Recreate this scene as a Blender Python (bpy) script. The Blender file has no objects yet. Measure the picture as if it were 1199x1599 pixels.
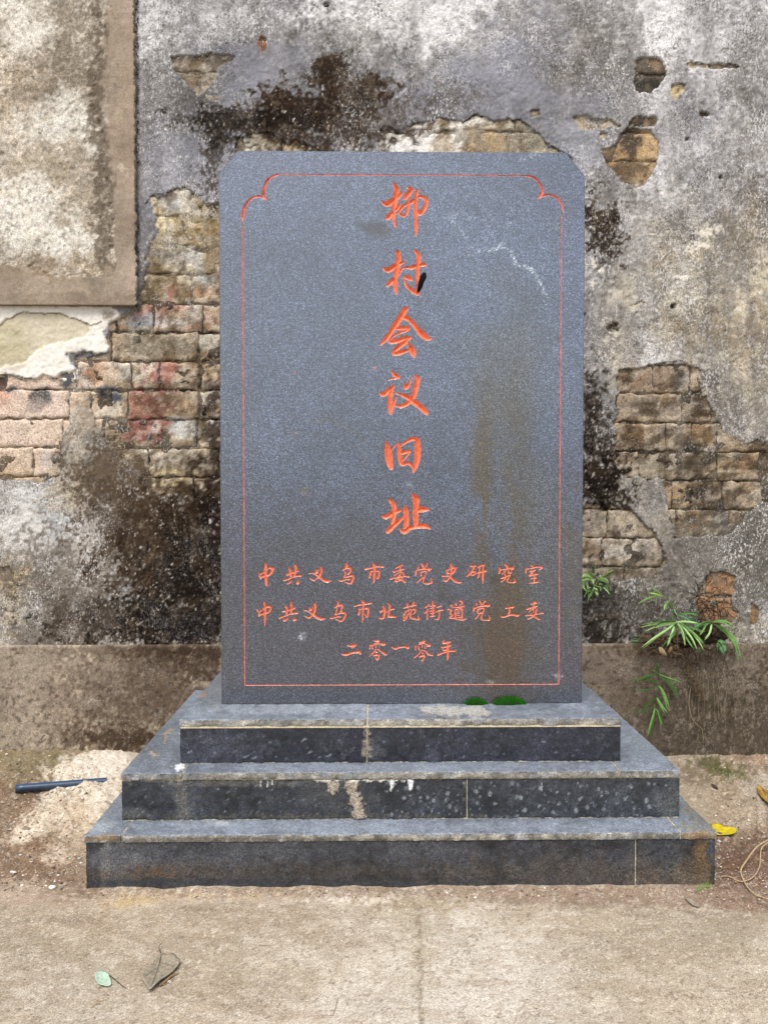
import bpy, math, random
import numpy as np
from mathutils import Vector
R = math.radians
S = bpy.context.scene
# ------------------------------------------------------------------ camera
HC = 1.125
FPX = 1201.0
YAW, PITCH = 0.0137, 0.0262
cam_d = bpy.data.cameras.new('camera'); cam = bpy.data.objects.new('camera', cam_d)
S.collection.objects.link(cam); S.camera = cam
cam_d.sensor_fit = 'VERTICAL'; cam_d.sensor_height = 36.0; cam_d.lens = FPX * 36 / 1599
cam_d.clip_start = .05; cam_d.clip_end = 500
cam.location = (0, 0, HC); cam.rotation_euler = (math.pi/2 - PITCH, 0, -YAW)
# ------------------------------------------------------------------ world, sun
W = bpy.data.worlds.new('World'); S.world = W; W.use_nodes = True
nt = W.node_tree; nt.nodes.clear()
SUN_EL, SUN_AZ = R(60), R(196)      # azimuth clockwise from +Y: behind the camera, a little to the left
sky = nt.nodes.new('ShaderNodeTexSky'); sky.sky_type = 'NISHITA'; sky.sun_disc = False
sky.sun_elevation = SUN_EL; sky.sun_rotation = SUN_AZ; sky.dust_density = 3.0; sky.air_density = 1.0
hs = nt.nodes.new('ShaderNodeHueSaturation'); hs.inputs['Saturation'].default_value = 0.5
bg = nt.nodes.new('ShaderNodeBackground'); bg.inputs['Strength'].default_value = 0.13
wo = nt.nodes.new('ShaderNodeOutputWorld')
nt.links.new(sky.outputs[0], hs.inputs['Color']); nt.links.new(hs.outputs[0], bg.inputs['Color']); nt.links.new(bg.outputs[0], wo.inputs[0])
sd = bpy.data.lights.new('sun', 'SUN'); sd.energy = 1.4; sd.angle = R(22); sd.color = (1, .97, .92)
so = bpy.data.objects.new('sun', sd); S.collection.objects.link(so)
sdir = Vector((math.sin(SUN_AZ)*math.cos(SUN_EL), math.cos(SUN_AZ)*math.cos(SUN_EL), math.sin(SUN_EL)))
so.rotation_euler = sdir.to_track_quat('Z', 'Y').to_euler(); so.location = (0, -3, 6)
S.view_settings.view_transform = 'Standard'; S.view_settings.look = 'None'
S.view_settings.exposure = 1.0; S.view_settings.gamma = 1; S.view_settings.use_curve_mapping = False
S.render.engine = 'CYCLES'

# ------------------------------------------------------------------ numpy helpers
F = np.array([math.sin(YAW)*math.cos(PITCH), math.cos(YAW)*math.cos(PITCH), -math.sin(PITCH)])
RT = np.array([math.cos(YAW), -math.sin(YAW), 0.0])
UP = np.cross(RT, F)
CP = np.array([0, 0, HC])
def ray(x, y): return F + RT*(x-599.5)/FPX - UP*(y-799.5)/FPX
def onY(x, y, Y):
    d = ray(x, y); return CP + d*(Y/d[1])
def onZ(x, y, z):
    d = ray(x, y); return CP + d*((z-HC)/d[2])
def proj(P):
    q = P - CP; d = q@F; d = np.where(d < .2, .2, d)
    return 599.5 + FPX*(q@RT)/d, 799.5 - FPX*(q@UP)/d

def _h(ix, iy, seed):
    m = np.uint64(0xFFFFFFFF)
    h = (ix.astype(np.int64)*374761393 + iy.astype(np.int64)*668265263 + seed*1442695041).astype(np.uint64) & m
    h = ((h ^ (h >> np.uint64(13))) * np.uint64(1274126177)) & m
    h = ((h ^ (h >> np.uint64(16))) * np.uint64(2246822519)) & m
    return ((h ^ (h >> np.uint64(15))) & m).astype(np.float64)/4294967295.0
def vnoise(u, v, seed=0):
    iu = np.floor(u); iv = np.floor(v); fu = u-iu; fv = v-iv
    fu = fu*fu*(3-2*fu); fv = fv*fv*(3-2*fv)
    a = _h(iu, iv, seed); b = _h(iu+1, iv, seed); c = _h(iu, iv+1, seed); d = _h(iu+1, iv+1, seed)
    return (a*(1-fu)+b*fu)*(1-fv) + (c*(1-fu)+d*fu)*fv
def fbm(u, v, sc, octv=4, seed=0, gain=.55, sy=None):
    """zero-mean, roughly unit-variance noise; sc, sy = feature size"""
    sy = sy or sc; o = 0; a = 1; t = 0; uu = u/sc; vv = v/sy
    c, s = math.cos(.6), math.sin(.6)
    for k in range(octv):
        o = o + a*(vnoise(uu, vv, seed+k*17)-.5); t += a*a; a *= gain
        uu, vv = (uu*2.03+13.1), (vv*2.03-7.7)
    return o/(.19*math.sqrt(t))
def sst(e0, e1, x):
    t = np.clip((x-e0)/(e1-e0), 0, 1); return t*t*(3-2*t)
def hexc(s):
    s = s.lstrip('#'); return np.array([int(s[i:i+2], 16)/255 for i in (0, 2, 4)])
def lin(c): return np.where(c <= .04045, c/12.92, ((np.maximum(c, 0)+.055)/1.055)**2.4)
def polysd(px, py, pts):
    """signed distance, negative inside"""
    n = len(pts); best = np.full(px.shape, 1e9); ins = np.zeros(px.shape, bool)
    for i in range(n):
        ax, ay = pts[i]; bx, by = pts[(i+1) % n]
        ex, ey = bx-ax, by-ay; wx, wy = px-ax, py-ay
        t = np.clip((wx*ex+wy*ey)/(ex*ex+ey*ey+1e-9), 0, 1)
        best = np.minimum(best, (wx-ex*t)**2+(wy-ey*t)**2)
        if ay != by:
            c = ((ay > py) != (by > py)) & (px < (bx-ax)*(py-ay)/(by-ay)+ax)
            ins ^= c
    d = np.sqrt(best); return np.where(ins, -d, d)
def linesd(px, py, pts):
    best = np.full(px.shape, 1e9)
    for i in range(len(pts)-1):
        ax, ay = pts[i]; bx, by = pts[i+1]; ex, ey = bx-ax, by-ay; wx, wy = px-ax, py-ay
        t = np.clip((wx*ex+wy*ey)/(ex*ex+ey*ey+1e-9), 0, 1)
        best = np.minimum(best, (wx-ex*t)**2+(wy-ey*t)**2)
    return np.sqrt(best)

class Paint:
    """weathering and colour of one surface, held per vertex (x, y = survey coordinates of the wall or floor)"""
    def __init__(s, x, y, base):
        s.x = np.asarray(x, float).ravel(); s.y = np.asarray(y, float).ravel()
        s.c = np.tile(hexc(base), (s.x.size, 1)) if isinstance(base, str) else base
        s.h = np.zeros(s.x.size); s.g = np.ones(s.x.size)
    def mix(s, idx, m, col):
        col = hexc(col) if isinstance(col, str) else col
        s.c[idx] = s.c[idx]*(1-m[:, None]) + col*m[:, None]
    def var(s, k, sc, octv=4, seed=0, sy=None):
        s.c *= (1+k*fbm(s.x, s.y, sc, octv, seed, sy=sy))[:, None]
    def tint(s, col, thr, soft, sc, seed, a=1.0, octv=4, sy=None):
        n = fbm(s.x, s.y, sc, octv, seed, sy=sy); m = a*sst(thr-soft, thr+soft, n)
        s.mix(slice(None), m, col)
    def blob(s, cx, cy, rx, ry, col, a=1.0, edge=.3, amp=.25, ns=None, sp=0.0, rot=0, h=0, seed=None):
        r = max(rx, ry)*2.2+6
        i = np.nonzero((abs(s.x-cx) < r) & (abs(s.y-cy) < r))[0]
        if not i.size: return
        X = s.x[i]-cx; Y = s.y[i]-cy
        if rot:
            c, n = math.cos(R(rot)), math.sin(R(rot)); X, Y = X*c+Y*n, -X*n+Y*c
        d = np.sqrt((X/rx)**2+(Y/ry)**2)
        ns = ns or max(4, min(rx, ry)*.8); seed = seed if seed is not None else int(cx*7+cy*13)
        d = d + amp*fbm(s.x[i], s.y[i], ns, 4, seed)*.7
        if sp: d = d + sp*fbm(s.x[i], s.y[i], 4.2, 3, seed+5, sy=5)
        m = a*sst(1+edge, 1-edge, d); s.mix(i, m, col)
        if h: s.h[i] += h*m/a
    def poly(s, pts, col=None, a=1.0, edge=1.5, amp=3, ns=12, sp=0, h=0, seed=1):
        xs = [p[0] for p in pts]; ys = [p[1] for p in pts]; pad = edge+amp*3+4
        i = np.nonzero((s.x > min(xs)-pad) & (s.x < max(xs)+pad) & (s.y > min(ys)-pad) & (s.y < max(ys)+pad))[0]
        if not i.size: return i, np.zeros(0)
        d = polysd(s.x[i], s.y[i], pts) + amp*.6*fbm(s.x[i], s.y[i], ns, 4, seed)
        if sp: d = d + sp*fbm(s.x[i], s.y[i], 4, 3, seed+3)
        m = sst(edge, -edge, d)*a
        if col is not None: s.mix(i, m, col)
        if h: s.h[i] += h*m/a
        return i, m
    def line(s, pts, w, col, a=1.0, amp=1.0, ns=10, soft=None, h=0, seed=3):
        xs = [p[0] for p in pts]; ys = [p[1] for p in pts]; pad = w*2+amp*3+3
        i = np.nonzero((s.x > min(xs)-pad) & (s.x < max(xs)+pad) & (s.y > min(ys)-pad) & (s.y < max(ys)+pad))[0]
        if not i.size: return
        X = s.x[i]+amp*fbm(s.x[i], s.y[i], ns, 3, seed); Y = s.y[i]+amp*fbm(s.x[i], s.y[i], ns, 3, seed+40)
        d = linesd(X, Y, pts); soft = soft or w*.5
        m = a*sst(w+soft, w-soft, d); s.mix(i, m, col)
        if h: s.h[i] += h*m/a

GAIN = 0.80      # photographed tone -> base colour
def mesh_np(name, co, quads, mat, col=None, parent=None, smooth=True, tris=None, g=None):
    me = bpy.data.meshes.new(name); co = np.asarray(co, np.float32)
    quads = np.asarray(quads, np.int32).reshape(-1, 4); tris = np.zeros((0, 3), np.int32) if tris is None else np.asarray(tris, np.int32).reshape(-1, 3)
    me.vertices.add(len(co)); me.vertices.foreach_set('co', co.ravel())
    nl = quads.size+tris.size; nf = len(quads)+len(tris)
    me.loops.add(nl); me.loops.foreach_set('vertex_index', np.concatenate([quads.ravel(), tris.ravel()]))
    me.polygons.add(nf)
    st = np.concatenate([np.arange(len(quads))*4, len(quads)*4+np.arange(len(tris))*3]).astype(np.int32)
    me.polygons.foreach_set('loop_start', st)
    me.update(calc_edges=True)
    me.polygons.foreach_set('use_smooth', np.full(nf, smooth))
    if col is not None:
        at = me.color_attributes.new('Col', 'FLOAT_COLOR', 'POINT')
        a = np.ones((len(co), 4), np.float32); a[:, :3] = np.clip(lin(np.clip(col, 0, 1))*GAIN, .004, .9)
        if g is not None: a[:len(g), 3] = g
        at.data.foreach_set('color', a.ravel())
    if mat: me.materials.append(mat)
    o = bpy.data.objects.new(name, me); S.collection.objects.link(o)
    if parent: o.parent = parent
    return o
def gridquads(nx, ny, off=0, flip=False):
    a = (np.arange(ny-1)[:, None]*nx + np.arange(nx-1)[None, :]).ravel()+off
    q = np.stack([a, a+1, a+1+nx, a+nx], 1)
    return q[:, ::-1] if flip else q
def empty(name, loc, label, cat, group=None):
    o = bpy.data.objects.new(name, None); S.collection.objects.link(o); o.location = loc
    o.empty_display_size = .05
    o['label'] = label; o['category'] = cat
    if group: o['group'] = group
    return o
def child(o, root):
    """parent a part built in world coordinates"""
    o.parent = root; o.matrix_parent_inverse = root.matrix_world.inverted() if root.type != 'EMPTY' else root.matrix_basis.inverted()
    return o

# ------------------------------------------------------------------ materials
def mat(name, rough=.8, spec=.5, col=None, attr=False, grain=(), pits=None, bump=(), coat=0, cells=None, trans=0, flecks=None):
    m = bpy.data.materials.new(name); m.use_nodes = True; t = m.node_tree; N = t.nodes; L = t.links
    b = N['Principled BSDF']; b.inputs['Roughness'].default_value = rough
    b.inputs['Specular IOR Level'].default_value = spec; b.inputs['Coat Weight'].default_value = coat
    if coat: b.inputs['Coat Roughness'].default_value = .22; b.inputs['Coat IOR'].default_value = 1.75
    tc = N.new('ShaderNodeTexCoord'); geo = N.new('ShaderNodeNewGeometry')
    P = geo.outputs['Position']
    def math_(op, a, bb=None, c=None):
        n = N.new('ShaderNodeMath'); n.operation = op
        for k, v in enumerate((a, bb, c)):
            if v is None: continue
            if isinstance(v, (int, float)): n.inputs[k].default_value = v
            else: L.new(v, n.inputs[k])
        return n.outputs[0]
    def noise(sc, det=3, rg=.6, w=0):
        n = N.new('ShaderNodeTexNoise'); n.inputs['Scale'].default_value = sc; n.inputs['Detail'].default_value = det
        n.inputs['Roughness'].default_value = rg; L.new(P, n.inputs['Vector']); return n.outputs['Fac']
    if attr:
        a = N.new('ShaderNodeAttribute'); a.attribute_name = 'Col'; c = a.outputs['Color']
    else:
        rgb = N.new('ShaderNodeRGB'); rgb.outputs[0].default_value = (*[float(v) for v in lin(hexc(col))*GAIN], 1); c = rgb.outputs[0]
    f = None
    for sc, k in grain:
        g = math_('MAXIMUM', math_('MULTIPLY_ADD', noise(sc, 2, .7), 5*k, 1-2.5*k), .12); f = g if f is None else math_('MULTIPLY', f, g)
    if cells:
        for sc, k in cells:
            v = N.new('ShaderNodeTexVoronoi'); v.inputs['Scale'].default_value = sc; L.new(P, v.inputs['Vector'])
            sp = N.new('ShaderNodeSeparateColor'); L.new(v.outputs['Color'], sp.inputs[0])
            g = math_('MULTIPLY_ADD', math_('POWER', sp.outputs[0], 1.3), 2*k, 1-.85*k); f = g if f is None else math_('MULTIPLY', f, g)
    if pits:
        sc, thr, k = pits
        g = math_('MULTIPLY', math_('GREATER_THAN', noise(sc, 2), thr), -k); g = math_('ADD', g, 1.0)
        f = g if f is None else math_('MULTIPLY', f, g)
    if f is not None and attr: f = math_('MULTIPLY_ADD', math_('SUBTRACT', f, 1.0), a.outputs['Alpha'], 1.0)
    if f is not None:
        vm = N.new('ShaderNodeVectorMath'); vm.operation = 'SCALE'; L.new(c, vm.inputs[0]); L.new(f, vm.inputs['Scale']); c = vm.outputs[0]
    if flecks:
        for sc, zs, thr, wid, amt, colr, seed in flecks:
            vm = N.new('ShaderNodeVectorMath'); vm.operation = 'MULTIPLY_ADD'; L.new(P, vm.inputs[0]); vm.inputs[1].default_value = (1, 1, zs); vm.inputs[2].default_value = (seed, seed*.7, seed*1.3)
            n = N.new('ShaderNodeTexNoise'); n.inputs['Scale'].default_value = sc; n.inputs['Detail'].default_value = 3; n.inputs['Roughness'].default_value = .6; L.new(vm.outputs[0], n.inputs['Vector'])
            lo = N.new('ShaderNodeTexNoise'); lo.inputs['Scale'].default_value = 9; lo.inputs['Detail'].default_value = 3; L.new(vm.outputs[0], lo.inputs['Vector'])
            v = math_('MULTIPLY_ADD', math_('SUBTRACT', lo.outputs['Fac'], .5), .45, n.outputs['Fac'])
            mr = N.new('ShaderNodeMapRange'); mr.interpolation_type = 'SMOOTHSTEP'; L.new(v, mr.inputs['Value']); mr.inputs['From Min'].default_value = thr; mr.inputs['From Max'].default_value = thr+wid
            k = math_('MULTIPLY', mr.outputs[0], amt); k = math_('MULTIPLY', k, a.outputs['Alpha'])
            mx = N.new('ShaderNodeMix'); mx.data_type = 'RGBA'; L.new(k, mx.inputs['Factor']); L.new(c, mx.inputs['A'])
            mx.inputs['B'].default_value = (*[float(q_) for q_ in lin(hexc(colr))*GAIN], 1); c = mx.outputs['Result']
    L.new(c, b.inputs['Base Color'])
    nrm = None
    for sc, st, dist in bump:
        bn = N.new('ShaderNodeBump'); bn.inputs['Strength'].default_value = st; bn.inputs['Distance'].default_value = dist
        L.new(noise(sc, 4, .65), bn.inputs['Height'])
        if nrm is not None: L.new(nrm, bn.inputs['Normal'])
        nrm = bn.outputs[0]
    if nrm is not None: L.new(nrm, b.inputs['Normal'])
    if trans:
        b.inputs['Subsurface Weight'].default_value = trans; b.inputs['Subsurface Radius'].default_value = (.004, .006, .002)
    return m
M_PLASTER = mat('weathered_plaster', .95, .08, attr=True, grain=((270, .6), (130, .2)), flecks=((150, .55, .60, .05, .62, '#dfdcd8', 3.1), (165, .6, .61, .05, .60, '#3a342e', 7.7), (330, .7, .60, .06, .45, '#e8e5e0', 5.3)), bump=((230, .5, .0025), (90, .35, .004)))
M_BRICK = mat('old_brick', .95, .08, attr=True, grain=((180, .4), (80, .2)), flecks=((170, .9, .61, .05, .55, '#33281d', 2.2), (160, .9, .64, .06, .45, '#d9d0c0', 6.1)), bump=((210, .7, .003), (60, .6, .006)))
M_CEMENT = mat('old_cement', .95, .08, attr=True, grain=((220, .4), (80, .15)), flecks=((190, .9, .60, .06, .35, '#4d4236', 4.2), (190, .9, .63, .06, .32, '#dcd3c4', 8.1)), bump=((280, .5, .002), (50, .3, .003)))
M_GROUND = mat('concrete_and_soil', .95, .2, attr=True, grain=((300, .5), (130, .2)), flecks=((260, 1, .62, .06, .45, '#5a4d3e', 2.7), (240, 1, .63, .06, .45, '#e9e3d8', 9.3)), bump=((380, .35, .002), (110, .25, .003)))
M_GRANITE = mat('polished_granite', .30, .9, coat=.4, attr=True, grain=((300, 1.2), (200, .5)), cells=((330, .6),), bump=((300, .03, .0004),))
M_TREAD = mat('flamed_granite', .62, .45, attr=True, cells=((350, .4),), grain=((220, .35), (60, .12)), bump=((330, .35, .0012),))
M_RISER = mat('honed_slate_granite', .50, .4, attr=True, cells=((350, .4),), grain=((240, .6), (60, .18)), bump=((330, .25, .0008),))
M_MORTAR = mat('pale_mortar', .9, .3, '#cfc3a4', grain=((200, .35), (40, .2)), bump=((200, .5, .002),))
M_MORTAR2 = mat('soiled_mortar', .9, .2, '#b8a988', grain=((200, .5), (30, .5)))
M_RED = mat('vermilion_paint', .42, .5, '#ee7a54', grain=((300, .25), (90, .3)), bump=((260, .35, .0012),))
M_REDLINE = mat('faded_vermilion_line', .45, .5, '#d27260', grain=((260, .4), (60, .4)))

# ------------------------------------------------------------------ layout numbers
YW = 3.225                                   # face of the wall
Y1 = float(onZ(600, 1385.0, 0)[1]); z1 = float(onY(600, 1301, Y1)[2])
Y2 = float(onZ(600, 1279.5, z1)[1]); z2 = float(onY(600, 1204.5, Y2)[2])
Y3 = float(onZ(600, 1191, z2)[1]); z3 = float(onY(600, 1122, Y3)[2])
YS = float(onZ(600, 1099, z3)[1])
print('TIERS', Y1, z1, Y2, z2, Y3, z3, YS)

# ================================================================== THE WALL
# holes in the plaster, where the brickwork is bare
HOLES = [
 [(228,318),(236,306),(250,302),(262,303),(270,297),(288,292),(297,302),(315,306),(322,318),(350,318),(360,480),(365,780),(343,776),(300,776),(262,772),(228,770),(222,740),(190,715),(165,690),(150,665),(140,640),(120,622),(100,690),(92,742),(60,752),(-40,752),(-40,585),(60,592),(118,580),(118,558),(172,550),(170,530),(165,520),(186,500),(214,482),(224,440),(232,420),(228,398),(240,375),(252,362),(246,352),(240,340)],
 [(366,240),(372,218),(390,205),(405,208),(420,205),(436,215),(447,219),(470,221),(488,230),(500,240),(498,300),(366,300)],
 [(592,300),(594,203),(608,199),(618,206),(633,205),(640,194),(660,191),(680,187),(722,192),(742,181),(762,189),(785,190),(812,188),(832,203),(846,220),(870,236),(884,240),(894,250),(890,260),(870,300)],
 [(968,583),(978,577),(1000,576),(1025,568),(1058,565),(1080,570),(1091,577),(1093,606),(1108,630),(1113,655),(1128,676),(1150,680),(1163,690),(1175,686),(1215,690),(1215,780),(1190,790),(1165,802),(1150,820),(1140,835),(1100,838),(1056,838),(1046,815),(1042,780),(1036,752),(1010,745),(995,742),(975,748),(960,722),(956,700),(962,670),(962,610)],
 [(905,788),(985,791),(1000,812),(1012,820),(1024,838),(1036,850),(1040,872),(1030,890),(1022,905),(1000,902),(960,904),(905,900)],
 [(990,92),(1000,88),(1030,90),(1038,96),(1038,120),(1030,132),(1016,146),(992,142),(991,122)],
 [(1049,130),(1060,128),(1072,132),(1062,145),(1055,162),(1048,152)],
 [(938,232),(952,230),(966,222),(972,206),(985,196),(1000,200),(1018,204),(1026,222),(1026,250),(1020,270),(1008,288),(990,292),(970,284),(960,268),(950,260)],
 [(988,184),(1000,180),(1020,182),(1030,190),(1024,198),(992,198),(984,194)],
 [(896,183),(912,178),(925,183),(935,186),(950,186),(970,196),(945,196),(926,201),(904,201)],
 [(1071,101),(1090,98),(1110,101),(1140,99),(1158,105),(1140,106),(1118,108),(1105,104),(1075,104)],
 [(1098,905),(1108,894),(1128,893),(1148,900),(1146,922),(1140,940),(1152,958),(1140,976),(1105,980),(1090,965),(1086,935)],
 [(1174,945),(1183,950),(1184,975),(1172,975)],
 [(-30,888),(10,886),(22,893),(20,908),(-30,912)],
 [(266,88),(300,84),(340,84),(368,87),(364,94),(348,100),(338,112),(332,128),(318,138),(308,146),(290,128),(276,110)],
 [(150,608),(152,603),(186,604),(192,615),(188,625),(170,622)],
]
def hole_mask(x, y):
    m = np.zeros(x.shape)
    wob = 2.2*fbm(x, y, 14, 4, 71)
    for k, pts in enumerate(HOLES):
        xs = [p[0] for p in pts]; ys = [p[1] for p in pts]
        i = np.nonzero((x > min(xs)-12) & (x < max(xs)+12) & (y > min(ys)-12) & (y < max(ys)+12))[0]
        if not i.size: continue
        d = polysd(x[i], y[i], pts) + wob[i]*(.6 if (max(xs)-min(xs)) < 120 else 1)
        m[i] = np.maximum(m[i], sst(.8, -.8, d))
    return m

def mould(P, strength=1.0):
    """growth and stains that run over plaster and brick alike"""
    b = P.blob
    DK = '#18110b'; DB = '#291d13'
    b(515,128,26,44,DB,.95,.35,.35,20,.20); b(562,150,46,36,DB,.95,.4,.35,20,.22)
    b(468,168,58,34,DB,.95,.4,.35,20,.22); b(430,188,80,20,DK,.85,.5,.4,20,.28)
    b(360,186,60,14,DK,.8,.5,.4,16,.3); b(500,215,70,26,DB,.75,.5,.4,16,.45); b(600,185,46,34,'#4a4038',.6,.5,.4,16,.45)
    b(330,235,14,50,DK,.55,.6,.4,12,.45); b(345,215,20,16,DK,.6,.5,.4,12,.4)
    b(700,156,42,18,'#57504b',.6,.6,.3,12,.4)
    b(934,350,30,42,DB,.95,.35,.3,16,.25,rot=-20); b(950,300,34,30,'#55504a',.45,.6,.3,14,.4)
    b(930,520,24,60,'#5b5856',.5,.6,.4,14,.4); b(926,640,18,50,DK,.8,.5,.4,12,.35); b(932,690,26,24,DK,.7,.5,.4,12,.35)
    b(934,742,42,32,DK,.95,.4,.35,14,.3); b(935,775,40,16,DK,.8,.4,.4,12,.3)
    b(920,935,36,34,DK,.9,.4,.35,14,.38); b(945,990,56,26,DK,.85,.45,.4,14,.42); b(1005,960,80,45,'#45413a',.55,.6,.4,14,.5)
    b(980,930,70,30,'#4a463f',.6,.6,.4,12,.5)
    b(1180,840,50,50,'#57514a',.6,.5,.35,20,.35); b(1075,860,50,40,'#6f6a62',.5,.6,.35,20,.4); b(1150,860,60,30,'#4e4a43',.45,.6,.35,14,.5)
    b(1185,930,32,48,'#4a4943',.5,.6,.35,14,.6)
    # lower left bloom
    b(250,850,98,80,DB,.98,.22,.3,34,.16); b(300,860,50,50,DK,.6,.5,.4,20,.2); b(200,830,60,60,'#3f3225',.75,.4,.4,24,.4); b(310,800,40,60,DB,.9,.35,.35,24,.25)
    b(335,700,14,90,DK,.7,.5,.5,14,.35); b(300,600,60,6,DK,.4,.6,.5,10,.4); b(300,930,60,70,DK,.95,.35,.3,24,.22); b(180,975,95,34,DK,.95,.25,.35,24,.2); b(285,980,80,34,'#17100a',.95,.3,.3,20,.2)
    b(175,745,48,42,'#5b4d3d',.85,.45,.4,20,.35); b(190,770,50,30,'#4a3d2f',.8,.45,.4,20,.35)
    b(70,905,70,60,'#5f564b',.6,.6,.4,20,.5); b(110,960,60,40,'#5a5044',.6,.6,.4,20,.45)
    b(60,1000,60,20,'#6b6256',.5,.6,.4,14,.5); b(330,870,20,80,DK,.8,.4,.35,16,.3)

def mould_specks(P):
    lum = P.c.mean(1); d = sst(.36, .20, lum)
    n = fbm(P.x, P.y, 3.9, 2, 131, sy=6); P.mix(slice(None), d*.42*sst(.9, 1.7, n), '#857868')
    n = fbm(P.x, P.y, 4.5, 3, 133, sy=7); P.mix(slice(None), d*.8*sst(2.1, 2.5, n), '#cdc6bb')
    n = fbm(P.x, P.y, 16, 4, 135); P.mix(slice(None), d*.28*sst(.6, 1.6, n), '#6a5844')
def wall_holes(P):
    b = P.blob
    for (x, y, r) in ((1051,478,5),(912,491,3),(410,62,5),(1125,276,3),(1073,216,3),(509,7,4),(943,210,5),(836,176,6),(1098,178,6),(956,510,9),(372,218,5),(1064,134,4),(235,719,3)):
        b(x, y, r, r*.75, '#3a2e22', 1, .3, .3, 5, h=-.010)
    b(410,66,6,12,'#7a4d31',.9,.3,.3,6)

def wall_base(P):
    x, y = P.x, P.y
    n1 = fbm(x, y, 260, 3, 5); n2 = fbm(x, y, 60, 4, 8, sy=80); n3 = fbm(x, y, 14, 3, 9, sy=20)
    base = hexc('#8b898a')*1.0
    P.c = np.tile(base, (x.size, 1))*(1+.11*n1+.12*n2+.03*n3)[:, None]
    # warm, creamy right side below 400
    w = sst(350, 470, y)*sst(880, 1000, x)*(.55+.25*np.clip(n2, -1, 2))
    P.mix(slice(None), np.clip(w, 0, .9), '#b3a78f')
    w = sst(760, 900, y)*sst(880, 960, x)*.5; P.mix(slice(None), w, '#8d8676')
    # bare lower left is greyer-brown
    w = sst(700, 800, y)*sst(420, 320, x)*.75; P.mix(slice(None), w, '#a39a8c')
    # whitish bloom
    for a in ((650,25,130,40,.75),(230,30,20,60,.5),(620,110,40,30,.3),(1010,40,60,60,.6),(1040,20,40,50,.5),(720,80,90,40,.35),(1100,60,90,60,.3),(240,60,40,80,.3),(330,30,80,30,.4),(560,60,70,40,.3),
              (1035,300,40,80,.3),(1060,280,26,60,.3),(1165,240,40,120,.3),(1050,560,60,30,.45),(1010,540,40,30,.3),(800,300,60,60,.2),(1120,120,70,60,.25)):
        P.blob(a[0], a[1], a[2], a[3], '#e4e2e0', a[4]*1.25, .7, .5, 30, .25)
    for a in ((1110,420,90,70,.6),(1170,440,40,50,.6),(1090,330,70,30,.25),(1150,520,60,60,.45),(1140,600,50,40,.4),(1000,470,40,60,.2)):
        P.blob(a[0], a[1], a[2], a[3], '#d3c9b0', a[4], .7, .5, 40, .15)
    for a in ((850,60,60,50,.35),(900,110,80,40,.35),(740,200,60,30,.3),(1120,290,60,40,.35),(1150,200,30,60,.35),(1180,280,30,40,.45),(560,110,60,30,.2),(1110,360,70,26,.45),
              (1060,430,40,36,.3),(1090,510,70,30,.35),(1110,540,50,24,.35),(1150,640,60,40,.25),(1180,380,30,40,.4),(1000,330,50,20,.35),(1060,610,30,14,.3),(1115,592,22,16,.6),(930,60,70,60,.35),(240,200,26,90,.35),(300,170,40,40,.3),(520,60,60,20,.2),(860,130,50,30,.3),(900,30,50,30,.2),(270,120,40,60,.25),(480,60,70,30,.2),(1180,110,30,60,.3),(960,380,50,50,.25),(1000,420,60,30,.2)):
        P.blob(a[0], a[1], a[2], a[3], '#5c564f', a[4]*1.1, .6, .5, 24, .3)
    for a in ((1180,360,40,40),(1080,400,40,20),(1110,515,60,30),(1190,500,30,50)):
        P.blob(*a, '#8f7b5c', .4, .7, .5, 24, .3)
    # white flecks and dark pores
    P.var(.03, 9, 3, 42, sy=14); P.tint('#66625f', .7, .6, 34, 43, .42, 4, sy=110); P.tint('#a9a6a4', .9, .6, 26, 44, .35, 4, sy=80)
    P.tint('#e9e7e4', 1.7, .3, 4.2, 31, .4, 2, sy=7)
    P.tint('#dddad6', 1.7, .4, 8, 33, .35, 5, sy=13)
    P.tint('#4c4743', 1.8, .3, 4.4, 35, .4, 2, sy=5.5)
    P.tint('#6f6a65', 1.3, .5, 11, 37, .3, 4, sy=16)
    # lilac lime wash remains
    for a in ((380,150,70,60),(420,110,90,40),(700,150,60,50),(760,120,70,50),(830,170,80,60),(880,230,50,40),(800,60,60,60),(300,230,60,50),(270,330,50,40),(640,160,40,40)):
        P.blob(*a, '#898993', .5, .6, .4, 40, .12)

def lower_left(P):
    b = P.blob
    b(62,815,50,56,'#cfcdca',.85,.4,.3,24,.1); b(30,835,50,34,'#d8d4ce',.6,.5,.3,24,.1); b(86,800,20,30,'#9b9da0',.6,.5,.3,12,.2)
    b(125,640,34,34,'#c3b8a6',.8,.5,.3,16,.2); b(120,700,20,60,'#c2b6a0',.7,.5,.3,16,.25); b(110,770,30,30,'#b9aa90',.6,.5,.3,16,.3)
    b(130,905,50,34,'#bfb9ae',.45,.6,.4,14,.6); b(20,900,26,30,'#b39c74',.6,.5,.4,12,.2); b(14,960,20,40,'#c6b79a',.6,.5,.4,12,.3)
    b(165,670,50,50,'#8a7c6a',.6,.6,.4,14,.5)
    b(160,960,16,20,'#b9bcbf',.5,.5,.4,6,.5); b(190,915,20,14,'#b8bcc2',.5,.5,.4,8,.4); b(258,935,18,10,'#c9c3b6',.5,.6,.4,8,.5); b(335,960,30,30,'#b0a68e',.6,.6,.4,10,.5)
    b(205,845,40,12,'#c4b59b',.4,.6,.6,8,.6,rot=15)

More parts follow.
